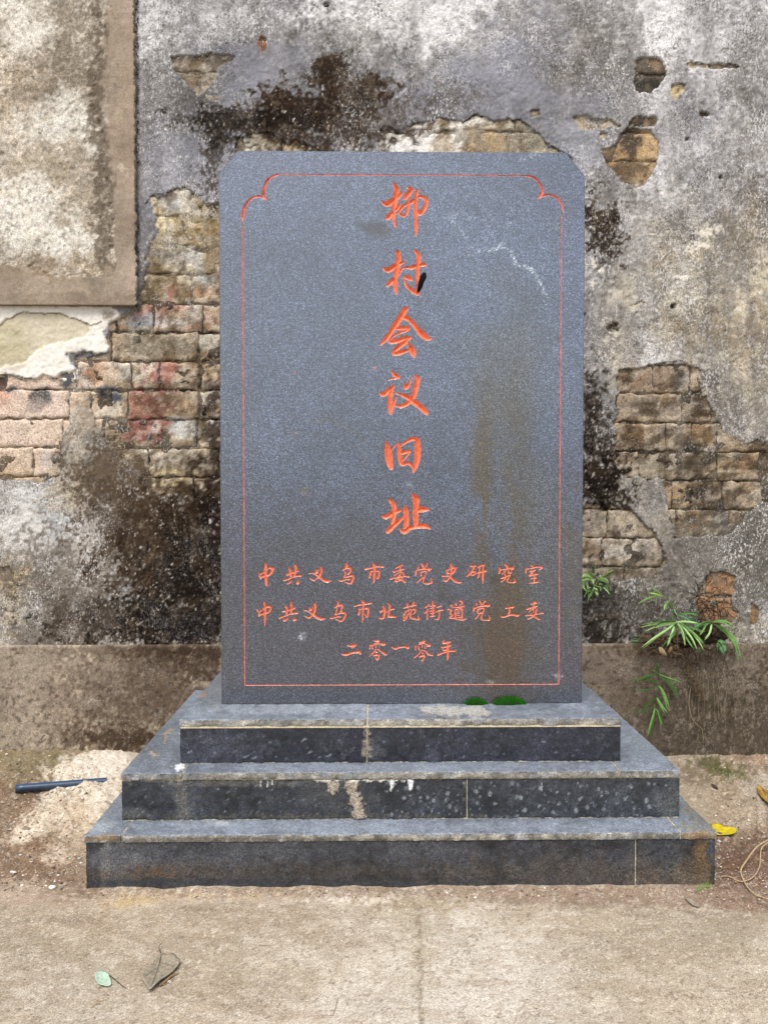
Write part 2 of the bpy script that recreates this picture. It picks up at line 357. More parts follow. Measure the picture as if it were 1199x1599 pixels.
def white_lime(P):
    outer = [(-60,470),(60,474),(182,480),(187,497),(172,505),(162,520),(172,540),(170,553),(130,547),(105,552),(112,565),(119,578),(118,592),(100,594),(78,590),(60,594),(30,588),(0,585),(-60,583)]
    i, m = P.poly(outer, '#efe9de', 1, 1, 2, 10, h=.004)
    inner = [(-60,520),(0,508),(14,498),(36,487),(60,489),(95,490),(125,500),(142,508),(140,520),(128,528),(100,534),(60,545),(45,560),(25,572),(0,575),(-60,580)]
    P.poly(inner, '#c9bfa6', 1, 1.2, 2, 10, h=-.0045)
    P.line([(-60,526),(0,508),(14,498),(36,487),(60,489),(95,490),(125,500),(142,508),(160,503)], .9, '#5a4c3c', .85, .6)
    P.blob(20,540,30,26,'#b3a884',.5,.6,.4,14); P.blob(70,520,50,16,'#d9cfbb',.5,.6,.4,14)
    P.line([(119,578),(118,592),(100,594),(78,590),(60,594),(30,588),(0,585)], .8, '#5a4c3c', .8, .5)
    P.blob(170,492,12,8,'#8f8574',.8,.4,.3,6)

def cracks(P):
    L = P.line
    for pts in ([(366,232),(374,214),(390,199),(398,202),(404,206),(420,203),(436,211),(445,217),(470,220),(488,228),(502,238)],
                [(594,201),(608,198),(620,206),(634,207),(645,193),(660,191),(680,186),(722,192),(742,179),(762,188),(785,190),(812,186),(832,200),(846,218),(872,234),(894,246)],
                [(228,318),(238,304),(256,302),(270,296),(286,291),(300,302),(318,306)]):
        L(pts, 1.1, '#2b231b', .95, .5)
    L([(345,192),(370,190),(392,190)], 3, '#2a211a', .7, 2)
    L([(1071,101),(1090,98),(1110,101),(1140,99),(1158,104)], 1.2, '#3b3027', .9, .8)
    L([(968,583),(1000,578),(1025,568),(1058,563),(1080,567)], .9, '#4a3c2d', .9, .6)
    L([(1060,322),(1090,320)], .8, '#dcd5c8', .8, .6); L([(992,368),(1028,366)], .9, '#e6dcc6', .9, .5); L([(1075,470),(1090,465)], 1, '#d8cdb6', .7, .5)
    L([(1110,212),(1124,208)], 1, '#ddd8d0', .8, .5); L([(1138,208),(1162,212)], 1, '#ddd8d0', .7, .8)
    for a in ((1098,382,14,5),(1080,390,10,4),(1100,363,12,6),(1120,358,8,6),(1065,433,14,3),(940,420,5,8),(926,412,4,6),(925,445,4,6),(1072,432,10,3)):
        P.blob(*a, '#e4dccb', .85, .4, .5, 5, .1)
    L([(985,478),(1000,470),(1004,472)], 1.5, '#4b3c2c', .8, .8); L([(980,481),(1000,475)], 1.5, '#cbbfa6', .8, .8)
    L([(350,60),(352,160)], .5, '#5c5753', .6, 1.5); L([(300,95),(366,88)], 1.5, '#4a4036', .8, 1)

YL = []
def bed_and_plaster(P, hm):
    """colours of wall surface: brick bed inside the holes, plaster outside"""
    wall_base(P); lower_left(P)
    idx = np.nonzero(hm > .4)[0]
    x, y = P.x[idx], P.y[idx]
    n = fbm(x, y, 18, 4, 91)
    n2_ = fbm(x, y, 7, 3, 93); bed = np.tile(hexc('#85735a'), (idx.size, 1))*(1+.20*n+.12*n2_)[:, None]
    mm = (.65*sst(.2, 1.1, fbm(x, y, 26, 3, 95)))[:, None]; bed = bed*(1-mm)+hexc('#aa9b84')*mm
    mm = (.7*sst(.5, 1.2, fbm(x, y, 22, 3, 97)))[:, None]; bed = bed*(1-mm)+hexc('#4d4030')*mm
    left_top = (sst(480, 440, y)*sst(400, 380, x))[:, None]
    bed = bed*(1-left_top*.7)+hexc('#cbb98f')*left_top*.7
    top = (sst(320, 280, y)*sst(350, 370, x)*sst(900, 880, x))[:, None]
    bed = bed*(1-top*.8)+hexc('#cfc6b4')*top*.8
    P.c[idx] = bed
    for x0_, x1_, y0_, y1_, k_ in ((-300, 400, 470, 1000, .5), (-300, 400, 200, 470, .85), (-300, 400, -100, 200, .95), (400, 900, -100, 300, .7), (900, 1500, -100, 300, .9), (900, 1500, 300, 1000, .5)):
        ii = np.nonzero((hm > .4) & (P.x >= x0_) & (P.x < x1_) & (P.y >= y0_) & (P.y < y1_))[0]
        if not ii.size: continue
        sub = Paint(P.x[ii], P.y[ii], '#999999'); brick_paint(sub, 0, (max(x0_, 0)+min(x1_, 1199))/2 if x0_ < 900 else 1010, (max(y0_, 0)+y1_)/2 if y0_ != 300 else 700, random.Random(2), True)
        P.c[ii] = (P.c[ii]*(1-k_)+sub.c*k_)*(.60 if y0_ >= 300 else .84)*np.where((sub.x < 130) & (sub.y > 470), 1.2, 1.0)[:, None]
    nn = fbm(P.x, P.y, 50, 3, 15); P.g[:] = np.clip(.85+.25*nn, .3, 1.2)
    _lm = np.clip(1-np.hypot((P.x-820)/130, (P.y-170)/80), 0, 1)+np.clip(1-np.hypot((P.x-420)/90, (P.y-120)/60), 0, 1); P.g *= 1-.6*np.clip(_lm*2, 0, 1)
    P.g[hm > .4] = .8; white_lime(P); P.g[(P.x < 190) & (P.y < 600) & (hm < .5)] = .22; mould(P); mould_specks(P); P.g *= 1-.75*sst(.34, .18, P.c.mean(1)); wall_holes(P); cracks(P)

# ---- bricks seen in the bare places
PITCHB = 45.3
def course_y(j, x): return 517.5 + PITCHB*j + 6.0*x/1000
KNOWN = {  # course (its top joint) : upright joints read off the photograph
 -1: [95, 182, 240, 316], 0: [45, 173, 309], 1: [118, 205, 248, 312], 2: [-20, 108, 141, 199, 311], 3: [-30, 97, 160, 307],
 4: [-60, 51, 95, 232, 341], 5: [20, 150, 229, 303, 345], -2: [232, 300], -3: [290], -4: [262, 322], -7: [380, 440, 600, 727, 745], -5: [300]}
KNOWN_R = {1: [962, 1020, 1078], 2: [962, 1065, 1110], 3: [958, 1040, 1080, 1120], 4: [998, 1120, 1186], 5: [940, 1050, 1128, 1190],
 6: [948, 1056, 1138], 7: [940, 1035], 8: [975], -9: [985, 1040], -7: [960, 1030], -6: [950, 1030], -8: [980, 1034]}
rng = random.Random(4)
def joints(j):
    known = sorted(set(KNOWN.get(j, []) + KNOWN_R.get(j, [])))
    out = []; x = -60 - (j % 2)*60
    for k in known + [1330]:
        while k - x > 175:
            x += 128 if rng.random() < .75 else 48
            if k-x > 30: out.append(x)
        if k < 1330: out.append(k); x = k
    return sorted(out)
pal = ['#b3a591', '#beb3a5', '#a9987f', '#b09b84', '#9b8f80', '#beaf98', '#ad9a83']
def brick_paint(P, j, xc, yc, rg, bed=False):
    base = pal[rg.randrange(len(pal))]
    P.c[:] = hexc(base)
    x, y = P.x, P.y
    P.tint('#d2c8b6', .7, .6, 26, 61, .6); P.tint('#6f5e4a', .9, .5, 20, 62, .6); P.tint('#b59b76', .5, .5, 30, 64, .45)
    P.var(.08, 12, 3, 63)
    b = P.blob
    if xc < 400 and yc > 470:   # pink-red old bricks on the left
        b(70,500,60,30,'#d8cdb8',.3)
        b(20,620,70,36,'#dcc0ae',.85,.5,.3); b(80,615,50,30,'#ddc8b6',.7,.5,.3); b(30,680,80,30,'#ddcaba',.8,.5,.3); b(20,725,60,30,'#cbb093',.8,.5,.3)
        b(90,680,30,26,'#cdb79c',.7,.5,.3); b(0,620,22,20,'#bf8a74',.6,.5,.4); b(60,625,16,22,'#38393c',.9,.25,.15,8,rot=35); b(16,607,9,7,'#7f8085',.8,.4,.3,6)
        b(74,718,16,16,'#a2a2a4',.9,.3,.2,6); b(72,735,24,6,'#d5c7b0',.8,.4,.3,6)
        b(250,582,22,16,'#a26a60',.85,.5,.4,8); b(240,625,30,22,'#865549',.8,.5,.4,10); b(212,626,10,20,'#ab7467',.7,.5,.4,8); b(225,668,38,18,'#935c54',.85,.45,.4,10)
        b(270,628,36,22,'#6b5544',.6,.6,.4,10); b(150,582,22,20,'#c08a64',.6,.6,.4,10); b(170,585,18,14,'#d6c3ab',.7,.5,.3,8)
        b(230,488,22,12,'#a8736a',.7,.5,.4,8); b(262,478,22,12,'#956459',.5,.5,.4,8); b(290,510,30,10,'#b38a78',.6,.5,.4,8); b(325,496,16,18,'#a07561',.6,.5,.4,8)
        b(225,500,24,12,'#9aa0a8',.7,.5,.3,8); b(270,505,30,8,'#c9c6c0',.7,.5,.3,8); b(305,490,12,14,'#cfcac2',.7,.5,.3,8)
        b(245,540,64,20,'#8d8473',.85,.4,.2,14); b(320,532,18,12,'#bdb8ab',.8,.5,.3,8)
        b(283,668,20,17,'#cbc9c4',.95,.3,.3,8); b(324,670,14,18,'#c9c7c2',.95,.3,.3,8); b(325,625,14,18,'#cfc9bb',.9,.3,.3,8); b(243,668,6,10,'#d8cfc0',.8)
        b(180,663,16,20,'#c3b29b',.7,.5,.3,8); b(290,718,54,20,'#aaa295',.85,.4,.3,12); b(270,755,34,20,'#cdbc95',.85,.4,.3,10); b(205,705,20,8,'#b7ab97',.7)
        b(171,614,20,12,'#4b5059',.95,.25,.15,6,rot=20); b(105,590,10,14,'#4f5156',.9,.3,.3,6); b(120,551,50,6,'#8c9299',.8,.4,.4,6)
    elif xc < 400 and yc < 200:
        P.mix(slice(None), np.full(P.x.size, .75), '#857c6f'); b(330,86,50,6,'#3a342c',.8,.5,.4,6,.3); b(295,100,16,10,'#9b8f7d',.6); b(320,150,20,12,'#b5a893',.7); b(345,98,20,10,'#5a5146',.5,.6,.5,6,.3)
    elif xc < 400:
        b(255,300,40,30,'#cfc9bd',.8,.5,.3,12); b(280,345,50,26,'#d6bf92',.85,.5,.4,14); b(300,330,20,16,'#e2dccf',.7); b(268,322,12,14,'#9aa1ab',.7,.4,.3,6)
        b(250,350,20,20,'#d8cba9',.7); b(310,365,30,20,'#a38d60',.6,.5,.5,8,.3); b(330,330,12,20,'#5e4d33',.7,.5,.5,8,.3)
        b(250,410,40,34,'#86765a',.85,.5,.4,12,.2); b(262,398,36,10,'#8b8880',.7,.5,.4,8); b(300,400,24,24,'#c4c2bd',.8,.5,.4,10); b(332,410,12,30,'#8a775a',.7,.5,.4,8,.3)
        b(285,445,26,22,'#cfc4a8',.8,.5,.4,10); b(268,456,9,14,'#a2685c',.85,.4,.3,6); b(322,435,14,10,'#9ba1a8',.8,.4,.3,6); b(315,458,22,8,'#a97a5c',.6)
        b(240,450,26,20,'#857559',.7,.5,.4,10,.2)
    elif yc < 300 and xc < 900:
        b(420,225,60,20,'#a9a28c',.8,.5,.4,10,.1); b(455,225,16,9,'#b89d7c',.9,.4,.3,6); b(385,225,14,20,'#d8d5cb',.6); b(373,222,4,5,'#28211a',.9); b(432,231,3,4,'#28211a',.9)
        b(480,236,18,5,'#cfc6b2',.7); b(625,225,36,22,'#dad5cc',.9,.4,.5,10,.15); b(665,225,26,20,'#efece6',.95,.4,.5,10,.12); b(690,225,26,18,'#b5a58e',.85,.4,.4,10,.1)
        b(715,212,12,26,'#e3ddd2',.8,.4,.5,6,.2); b(737,220,9,22,'#b69c78',.9,.3,.3,6); b(770,222,26,20,'#b39a77',.85,.4,.3,10); b(820,220,50,26,'#8e8673',.85,.4,.4,10,.2)
        b(735,190,30,7,'#ddd6c8',.7,.4,.4,6); b(800,196,50,5,'#d7cdb8',.7,.4,.4,6,.2)
    elif yc < 300:
        b(1016,112,24,26,'#6e6257',.95,.4,.3,8); b(1012,130,24,16,'#3a3938',.95,.4,.3,8); b(1025,95,14,6,'#a08a70',.7); b(1010,128,5,4,'#8b8580',.8)
        b(1000,190,24,9,'#4a4642',.95,.4,.3,6); b(982,215,20,30,'#4b4237',.95,.35,.3,8); b(1012,235,20,45,'#bb9f78',.95,.3,.2,10); b(965,248,30,20,'#a5845f',.9,.4,.3,8)
        b(985,262,28,20,'#5f4e3a',.7,.5,.4,8,.4); b(1000,275,16,10,'#b0946d',.6); b(915,188,22,8,'#b5b3aa',.9,.4,.3,6)
        b(1058,140,12,18,'#cdb88c',.95,.3,.2,6)
    else:
        if 1080 < xc < 1200 and yc > 870:
            b(1125,935,46,56,'#a9744a',.95,.5,.3,12); b(1130,905,20,10,'#b58458',.8); b(1178,960,8,20,'#b1855a',.9)
        if yc > 780 and xc < 1045:
            P.mix(slice(None), np.full(P.x.size, .55), '#b6a892'); b(925,815,14,16,'#8e867c',.8); b(965,858,40,16,'#cfc9be',.8,.4,.4,8,.2); b(1008,862,10,16,'#7d736b',.8,.4,.3,6); b(925,860,18,16,'#7a6047',.6,.5,.5,6,.3)
            b(920,902,40,8,'#c7b89c',.7)
        else:
            P.mix(slice(None), np.full(P.x.size, .35), '#8d7456')
            b(1030,592,34,18,'#9b8270',.7); b(1063,592,12,18,'#858a88',.9,.3,.2,6); b(985,600,24,16,'#947e6b',.7); b(1080,596,10,16,'#bda587',.7)
            b(1062,628,44,11,'#4b4239',.85,.4,.4,8,.2); b(1000,630,26,18,'#85786a',.7); b(1090,640,20,16,'#4d4033',.7,.4,.4,8,.2); b(1045,645,20,9,'#8f867d',.6)
            b(985,682,36,20,'#76583a',.7,.5,.4,8,.2); b(1064,678,11,22,'#cdc8bb',.9,.35,.3,6); b(1040,672,16,16,'#8d8577',.7); b(1095,680,24,20,'#7c6145',.7)
            b(976,725,20,24,'#c2b6a0',.8,.5,.4,8,.2); b(1025,722,36,20,'#7d7666',.8,.5,.4,8,.2); b(1060,728,14,10,'#b7b1a2',.7); b(1090,722,22,20,'#4c443a',.8,.4,.4,8,.2); b(1130,730,16,18,'#ab9678',.8); b(1165,725,24,20,'#83694b',.8); b(1148,712,9,6,'#8a857a',.8)
            b(1098,772,26,24,'#3b3127',.95,.35,.4,8,.2); b(1060,780,20,24,'#b99c72',.6); b(1150,770,30,20,'#7b6d59',.7,.5,.5,8,.2); b(1175,776,26,10,'#b5aa97',.6,.5,.5,8,.2)
            b(1090,815,32,20,'#6b573d',.8,.5,.4,8,.2); b(1124,815,13,19,'#4c4f50',.95,.3,.2,6); b(1155,805,14,20,'#a8906b',.7)
    cl = sst(190, 110, P.x)*sst(460, 500, P.y); c0_ = P.c.copy()
    P.tint('#4a3b2c', 1.2, .4, 7, 66, .45, 3); P.tint('#d9cfbd', 1.1, .4, 9, 67, .45, 3); P.tint('#54442f', 1.3, .5, 24, 68, .5, 4)
    P.c = P.c*(1-.8*cl[:, None])+c0_*.8*cl[:, None]
    if 1080 < xc < 1200 and yc > 870: P.blob(1125,935,46,60,'#b48b66',.9,.5,.3,12); P.blob(1178,960,8,20,'#b1855a',.9)
    if xc > 950 and 560 < yc < 860: P.mix(slice(None), np.full(P.x.size, .15), '#85786a'); P.tint('#3c3227', .7, .5, 20, 171, .6, 4, sy=14); P.tint('#beb3a0', 1.0, .4, 14, 173, .55, 4)
    if 400 < xc < 900 and yc < 300:
        for a_ in ((615,225,26,20,'#ece8e0'),(662,222,26,22,'#f1eee8'),(712,215,10,26,'#e5dfd4'),(640,205,30,8,'#e6e0d4'),(740,187,22,6,'#e3dccf')): P.blob(*a_, .9, .4, .5, 9, .2)
        P.blob(690,225,16,18,'#ab9c86',.7,.5,.4,8,.2); P.blob(770,222,24,18,'#b09876',.7,.5,.3,8); P.blob(830,222,34,24,'#8a8373',.7,.5,.4,8,.3)
    if xc < 200 and 590 < yc < 760:
        P.blob(40,690,110,50,'#dbc6b4',.6,.5,.3,20); P.blob(30,640,90,20,'#e0c9b8',.5,.5,.3,16); P.blob(90,720,10,20,'#6d5a45',.3)
    if yc < 300 and (xc > 880):
        for a_ in ((1016,112,26,24,'#5b5148'),(1012,134,24,14,'#37342f'),(1026,98,10,8,'#8a7862'),(1000,190,26,10,'#433c35'),(992,208,16,18,'#463c31'),(986,232,13,22,'#51463a'),(1010,240,15,40,'#b89c76'),(958,244,18,12,'#ab8a62'),(985,262,22,14,'#6b5a45')): P.blob(*a_, .85, .4, .35, 9, .15)
    mould(P); mould_specks(P)
    if xc > 950 and yc > 560: P.blob(985,768,14,20,'#3b3c3e',.9,.3,.2,6)
nxs = np.concatenate([np.linspace(-4.2, -1.72, 50)[:-1], np.arange(-1.72, 1.76, .005), np.linspace(1.76, 4.2, 50)[1:]])
PZ = float(onY(600, 1008, YW-.015)[2])     # top of the plinth
nzs = np.concatenate([np.arange(PZ-.03, 3.24, .005), np.linspace(3.25, 4.6, 30)])
GX, GZ = np.meshgrid(nxs, nzs)
Pw = np.stack([GX.ravel(), np.full(GX.size, YW), GZ.ravel()], 1)
wx, wy = proj(Pw)
hm = hole_mask(wx, wy)
PW = Paint(wx, wy, '#909090')
bed_and_plaster(PW, hm)
rel = .0016*fbm(wx, wy, 70, 4, 3)+.0007*fbm(wx, wy, 9, 3, 4) + .0006*fbm(wx, wy, 3, 1, 6)
bedrel = .0128+.0027*fbm(wx, wy, 24, 4, 6) - .004*sst(490, 440, wy)*sst(420, 380, wx)*sst(200, 260, wy)
Yv = YW - rel*(1-hm) + hm*bedrel - PW.h
Pw[:, 1] = Yv
wall = empty('brick_wall', (0, YW, 0), 'old weathered brick wall with peeling mouldy grey plaster behind the dark stone tablet', 'wall')
child(mesh_np('plaster', Pw, gridquads(len(nxs), len(nzs)), M_PLASTER, PW.c, g=np.clip(PW.g, 0, 1.2)), wall)
# solid body of the wall behind its skin, and its top
def box(name, a, b_, m, parent=None, bev=0):
    x0, y0, z0 = a; x1, y1, z1_ = b_
    co = [(x, y, z) for z in (z0, z1_) for y in (y0, y1) for x in (x0, x1)]
    q = [(0,2,3,1),(4,5,7,6),(0,1,5,4),(2,6,7,3),(0,4,6,2),(1,3,7,5)]
    o = mesh_np(name, co, q, m, None, None, False)
    if parent: child(o, parent)
    return o
box('masonry_core', (-4.2, YW+.06, -.3), (4.2, YW+.40, 4.59), M_MORTAR, wall)

hm_idx = np.nonzero(hm > .5)[0]; hx, hy = wx[hm_idx], wy[hm_idx]
nb = 0
brick_n = 0
for j in range(-10, 11):
    js = joints(j)
    for k in range(len(js)-1):
        xa, xb = js[k]+1.0, js[k+1]-1.0
        xm = (xa+xb)/2; ya, yb = course_y(j, xm)+1.1, course_y(j+1, xm)-1.1
        if xb-xa < 8: continue
        if not (ya < 1000): continue
        cnt = np.count_nonzero((hx > xa) & (hx < xb) & (hy > ya) & (hy < yb))
        if cnt < 16: continue
        rg = random.Random(j*100+k)
        dz = rg.uniform(-.0022, .0022)
        YB = YW + .0075 + dz
        a = onY(xa, ya, YW); b_ = onY(xb, yb, YW); x0, x1, zt, zb = a[0], b_[0], a[2], b_[2]
        nx = max(4, int((x1-x0)/.011)); nz = 11
        us = np.concatenate([[0], np.linspace(.02, .98, nx), [1]]); vs = np.concatenate([[0], np.linspace(.06, .94, nz), [1]])
        U, V = np.meshgrid(us, vs); X = x0+(x1-x0)*U; Z = zb+(zt-zb)*V
        wob = fbm(X.ravel()*1000, Z.ravel()*1000, 22, 3, 200+nb)*.0024
        edge = np.minimum.reduce([U, 1-U]).ravel()*(x1-x0); edge2 = np.minimum(V, 1-V).ravel()*(zt-zb)
        rnd = np.clip(1-np.minimum(edge, edge2)/.006, 0, 1)**2*.0042
        Yb_ = YB + rnd + .0014*fbm(X.ravel()*1000, Z.ravel()*1000, 36, 4, 300+nb)
        # uneven outline
        onb = ((U == 0) | (U == 1) | (V == 0) | (V == 1)).ravel()
        Xr = X.ravel()+wob*((U < .05) | (U > .95)).ravel(); Zr = Z.ravel()+wob*((V < .1) | (V > .9)).ravel()
        co = np.stack([Xr, Yb_, Zr], 1)
        px, py = proj(np.stack([X.ravel(), np.full(X.size, YW), Z.ravel()], 1))
        P = Paint(px, py, '#999999'); brick_paint(P, j, xm, (ya+yb)/2, rg)
        n0 = len(co); NX, NZ = len(us), len(vs)
        ring = list(range(0, NX)) + [NX*(r+1)-1 for r in range(1, NZ)] + list(range(NX*NZ-2, NX*(NZ-1)-1, -1)) + [NX*r for r in range(NZ-2, 0, -1)]
        back = co[ring].copy(); back[:, 1] = YW+.055
        q = gridquads(NX, NZ)
        m_ = len(ring); sq = np.array([(ring[i], n0+i, n0+(i+1) % m_, ring[(i+1) % m_]) for i in range(m_)])
        col = np.vstack([P.c, P.c[ring]])
        o = mesh_np('brick', np.vstack([co, back]), np.vstack([q, sq]), M_BRICK, col); child(o, wall); nb += 1
print('BRICKS', nb)

# ---- plinth of cement along the foot of the wall
YP = YW-.015
pxs = nxs; pzs = np.concatenate([np.arange(-.05, PZ+.001, .0055), [PZ+.003]])
GX, GZ = np.meshgrid(pxs, pzs); Pp = np.stack([GX.ravel(), np.full(GX.size, YP), GZ.ravel()], 1)
x, y = proj(Pp); P = Paint(x, y, '#a0927f')
P.var(.09, 120, 4, 3); P.var(.05, 18, 4, 5); P.mix(slice(None), sst(850, 1000, P.x)*.8, '#5f5548')
P.mix(slice(None), sst(1040, 1130, P.y)*sst(980, 1050, P.x)*.6, '#4a4136')
b = P.blob
b(250,1075,90,60,'#5d4e40',.75,.6,.4,30,.4); b(180,1150,60,30,'#5a4b3c',.8,.5,.4,20,.35); b(215,1160,70,18,'#43362a',.85,.5,.4,16,.4); b(310,1035,50,20,'#43352a',.7,.6,.4,14,.3)
b(90,1090,26,60,'#877767',.5,.6,.4,20,.2); b(150,1060,60,40,'#74665a',.5,.6,.4,20,.4); b(30,1090,40,70,'#a39483',.6,.6,.3,30); b(330,1110,30,30,'#7d6d5e',.4,.6)
b(950,1040,50,30,'#84766a',.7,.6,.3,20,.2); b(1000,1080,40,40,'#6a5c4e',.5,.6); b(1120,1080,60,50,'#3f382e',.5,.6,.4,20,.2); b(1165,1040,26,20,'#857a6b',.6,.5,.5,8,.4); b(1150,1060,20,30,'#82766a',.5,.5,.5,8,.5)
P.tint('#8f8577', 1.35, .3, 4.5, 17, .5, 3, sy=9); P.tint('#3c3128', 1.3, .4, 6, 19, .45, 3)
P.line([(10,1130),(14,1075),(24,1045)], .8, '#6f6052', .6, 1.2); b(290,1014,90,12,'#3a2d22',.7,.6,.5,12,.4); b(150,1016,60,7,'#6a5c4e',.6,.6,.5,12,.4); b(60,1040,50,20,'#a99b8a',.5,.7,.4,16,.2); P.line([(905,1014),(1199,1009.5)], 1.0, '#8f8268', .6, 1)
P.line([(157,1051),(162,1040),(175,1036),(186,1028)], .8, '#a8957d', .8, 1)
for k in range(34):
    xx = rng.uniform(1060, 1190); yy = rng.uniform(1040, 1140); ll = rng.uniform(12, 50)
    P.line([(xx, yy), (xx+rng.uniform(-3, 3), yy+ll*.5), (xx+rng.uniform(-5, 5), yy+ll)], .5, '#9a8d7a', .55, 1)
Pp[:, 1] -= .0012*fbm(x, y, 60, 4, 9)+.0008*fbm(x, y, 7, 3, 10) + .0025*fbm(x, y, 30, 3, 12)*sst(1100, 1160, y)*sst(60, 140, x)*sst(360, 280, x)
Pp[-len(pxs):, 1] += .004
NXp = len(pxs); ledge = Pp[-NXp:].copy(); ledge[:, 1] = YW+.03; ledge[:, 2] = PZ+.004
q = np.vstack([gridquads(NXp, len(pzs)), np.array([(len(Pp)-NXp+i, len(Pp)-NXp+i+1, len(Pp)+i+1, len(Pp)+i) for i in range(NXp-1)])])
child(mesh_np('plinth', np.vstack([Pp, ledge]), q, M_CEMENT, np.vstack([P.c, np.tile(hexc('#b0a28d'), (NXp, 1))])), wall)

# ---- cement panel, upper left (smooth band round a rough field)
PT = .026
c0 = onY(213, 476.5, YW-PT); xr, zbm = c0[0], c0[2]
pxs = np.concatenate([np.linspace(-2.6, -1.72, 20)[:-1], np.arange(-1.72, xr, .005), [xr-.003, xr]]); pzs = np.concatenate([[zbm, zbm+.003], np.arange(zbm+.006, 3.24, .005), np.linspace(3.25, 4.2, 16)])
GX, GZ = np.meshgrid(pxs, pzs); Pp = np.stack([GX.ravel(), np.full(GX.size, YW-PT), GZ.ravel()], 1)
x, y = proj(Pp); P = Paint(x, y, '#988a7a'); P.var(.06, 70, 4, 13); P.tint('#8a7966', .8, .6, 60, 16, .5); P.tint('#b5a693', 1.1, .5, 40, 18, .5); P.var(.02, 8, 3, 14)
P.blob(200,200,30,110,'#9a8772',.5,.6,.3,40); P.blob(185,60,30,60,'#ad9d8a',.5,.6); P.blob(190,262,6,5,'#cdbda6',.8,.3,.4,4); P.blob(185,180,6,14,'#b7a78f',.5)
rough = [(-200,-200),(170,-200),(168,30),(160,70),(166,95),(150,110),(146,160),(158,190),(164,240),(166,265),(172,290),(176,330),(175,380),(178,405),(160,416),(152,430),(128,426),(98,432),(80,424),(60,428),(50,414),(0,410),(-200,410)]
i, m = P.poly(rough, None, 1, 1.6, 5, 10)
rf = np.zeros(P.x.size); rf[i] = m
rc = np.tile(hexc('#c6bcac'), (P.x.size, 1))*(1+.07*fbm(P.x, P.y, 50, 4, 22)+.05*fbm(P.x, P.y, 7, 3, 23))[:, None]
P.c = P.c*(1-rf[:, None])+rc*rf[:, None]
for a in ((95,60,55,80,'#857a6a',.7),(80,140,60,50,'#8a7e6e',.6),(110,110,40,60,'#7a6e5f',.6),(55,260,50,30,'#94866f',.5),(110,280,46,60,'#9b8d7b',.45),(125,340,40,60,'#94866f',.5),(90,410,60,18,'#8d7a63',.6),(10,160,40,24,'#a3917a',.6),(30,120,26,16,'#ab9a82',.5)):
    P.blob(a[0], a[1], a[2], a[3], a[4], a[5], .6, .4, 20, .35)
for a in ((35,10,30,50),(100,165,40,22),(70,195,50,18),(45,50,30,20),(140,205,20,40),(40,340,60,40),(90,380,50,20),(40,290,30,20)):
    P.blob(*a, '#e2ddd2', .8, .6, .4, 24, .15)
P.line([(152,-20),(152,60),(150,130),(148,200),(155,260),(158,310),(156,360),(160,410)], 9, '#665b4d', .85, 5, 10, 6)
P.line([(158,190),(162,250),(170,300),(166,350),(168,400)], 7, '#6d6254', .8, 3, 8, 4)
P.line([(0,110),(30,110),(70,130),(90,150)], .8, '#6d6050', .8, 1.5); P.line([(3,413),(50,415),(62,428),(98,431),(128,426),(150,430)], 1, '#786954', .7, 1)
rr_ = (rf > .5)
_c = P.c.copy(); P.tint('#5f5548', 1.4, .4, 4.4, 25, .4, 2); P.tint('#e2dccf', 1.6, .3, 4.4, 26, .35, 2); P.c = np.where(rr_[:, None], P.c, _c)
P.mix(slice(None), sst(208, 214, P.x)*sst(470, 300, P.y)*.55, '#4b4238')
Pp[:, 1] += rf*(.005-.0008*fbm(x, y, 6, 3, 27)-.0014*fbm(x, y, 40, 3, 29))-.0004*fbm(x, y, 8, 3, 28)
NXp = len(pxs); NZp = len(pzs)
jag = .0022*fbm(np.arange(NZp)*3.0, np.arange(NZp)*0., 10, 4, 55)
Pp.reshape(NZp, NXp, 3)[:, -1, 0] += jag; Pp.reshape(NZp, NXp, 3)[:, -2, 0] += jag*.8
rt = Pp.reshape(NZp, NXp, 3)[:, -1, :].copy(); rt[:, 1] = YW+.03; bt = Pp.reshape(NZp, NXp, 3)[0].copy(); bt[:, 1] = YW+.03
n0 = len(Pp); q = [gridquads(NXp, NZp)]
q.append(np.array([((i+1)*NXp-1, n0+i, n0+i+1, (i+2)*NXp-1) for i in range(NZp-1)]))
n1 = n0+NZp; q.append(np.array([(i+1, i, n1+i, n1+i+1) for i in range(NXp-1)]))
child(mesh_np('cement_panel', np.vstack([Pp, rt, bt]), np.vstack(q), M_CEMENT, g=np.where(rf > .5, 1.1, .6), col= np.vstack([P.c, np.tile(hexc('#5d5246'), (NZp, 1)), np.tile(hexc('#6b5f50'), (NXp, 1))])), wall)
# mortar crumbs along the panel's edge
cr = []; cq = []
for k in range(260):
    yy = rng.uniform(-20, 470); p = onY(213+rng.gauss(1.2, 1.6), yy, YW-.006); r = rng.uniform(.0015, .0042)
    n0 = len(cr); v = [(1,0,0),(-1,0,0),(0,1,0),(0,-1,0),(0,0,1),(0,0,-1)]
    for d in v: cr.append([p[0]+d[0]*r*rng.uniform(.6,1.3), p[1]+d[1]*r*1.6, p[2]+d[2]*r*rng.uniform(.6,1.6)])
    cq += [(n0+a_, n0+b2, n0+c_) for a_, b2, c_ in ((0,2,4),(2,1,4),(1,3,4),(3,0,4),(2,0,5),(1,2,5),(3,1,5),(0,3,5))]
o = mesh_np('mortar_crumbs', cr, np.zeros((0, 4)), mat('crumb_dark', .95, .2, '#54483b', grain=((200, .6),)), None, None, False, tris=cq); o['kind'] = 'stuff'; child(o, wall)

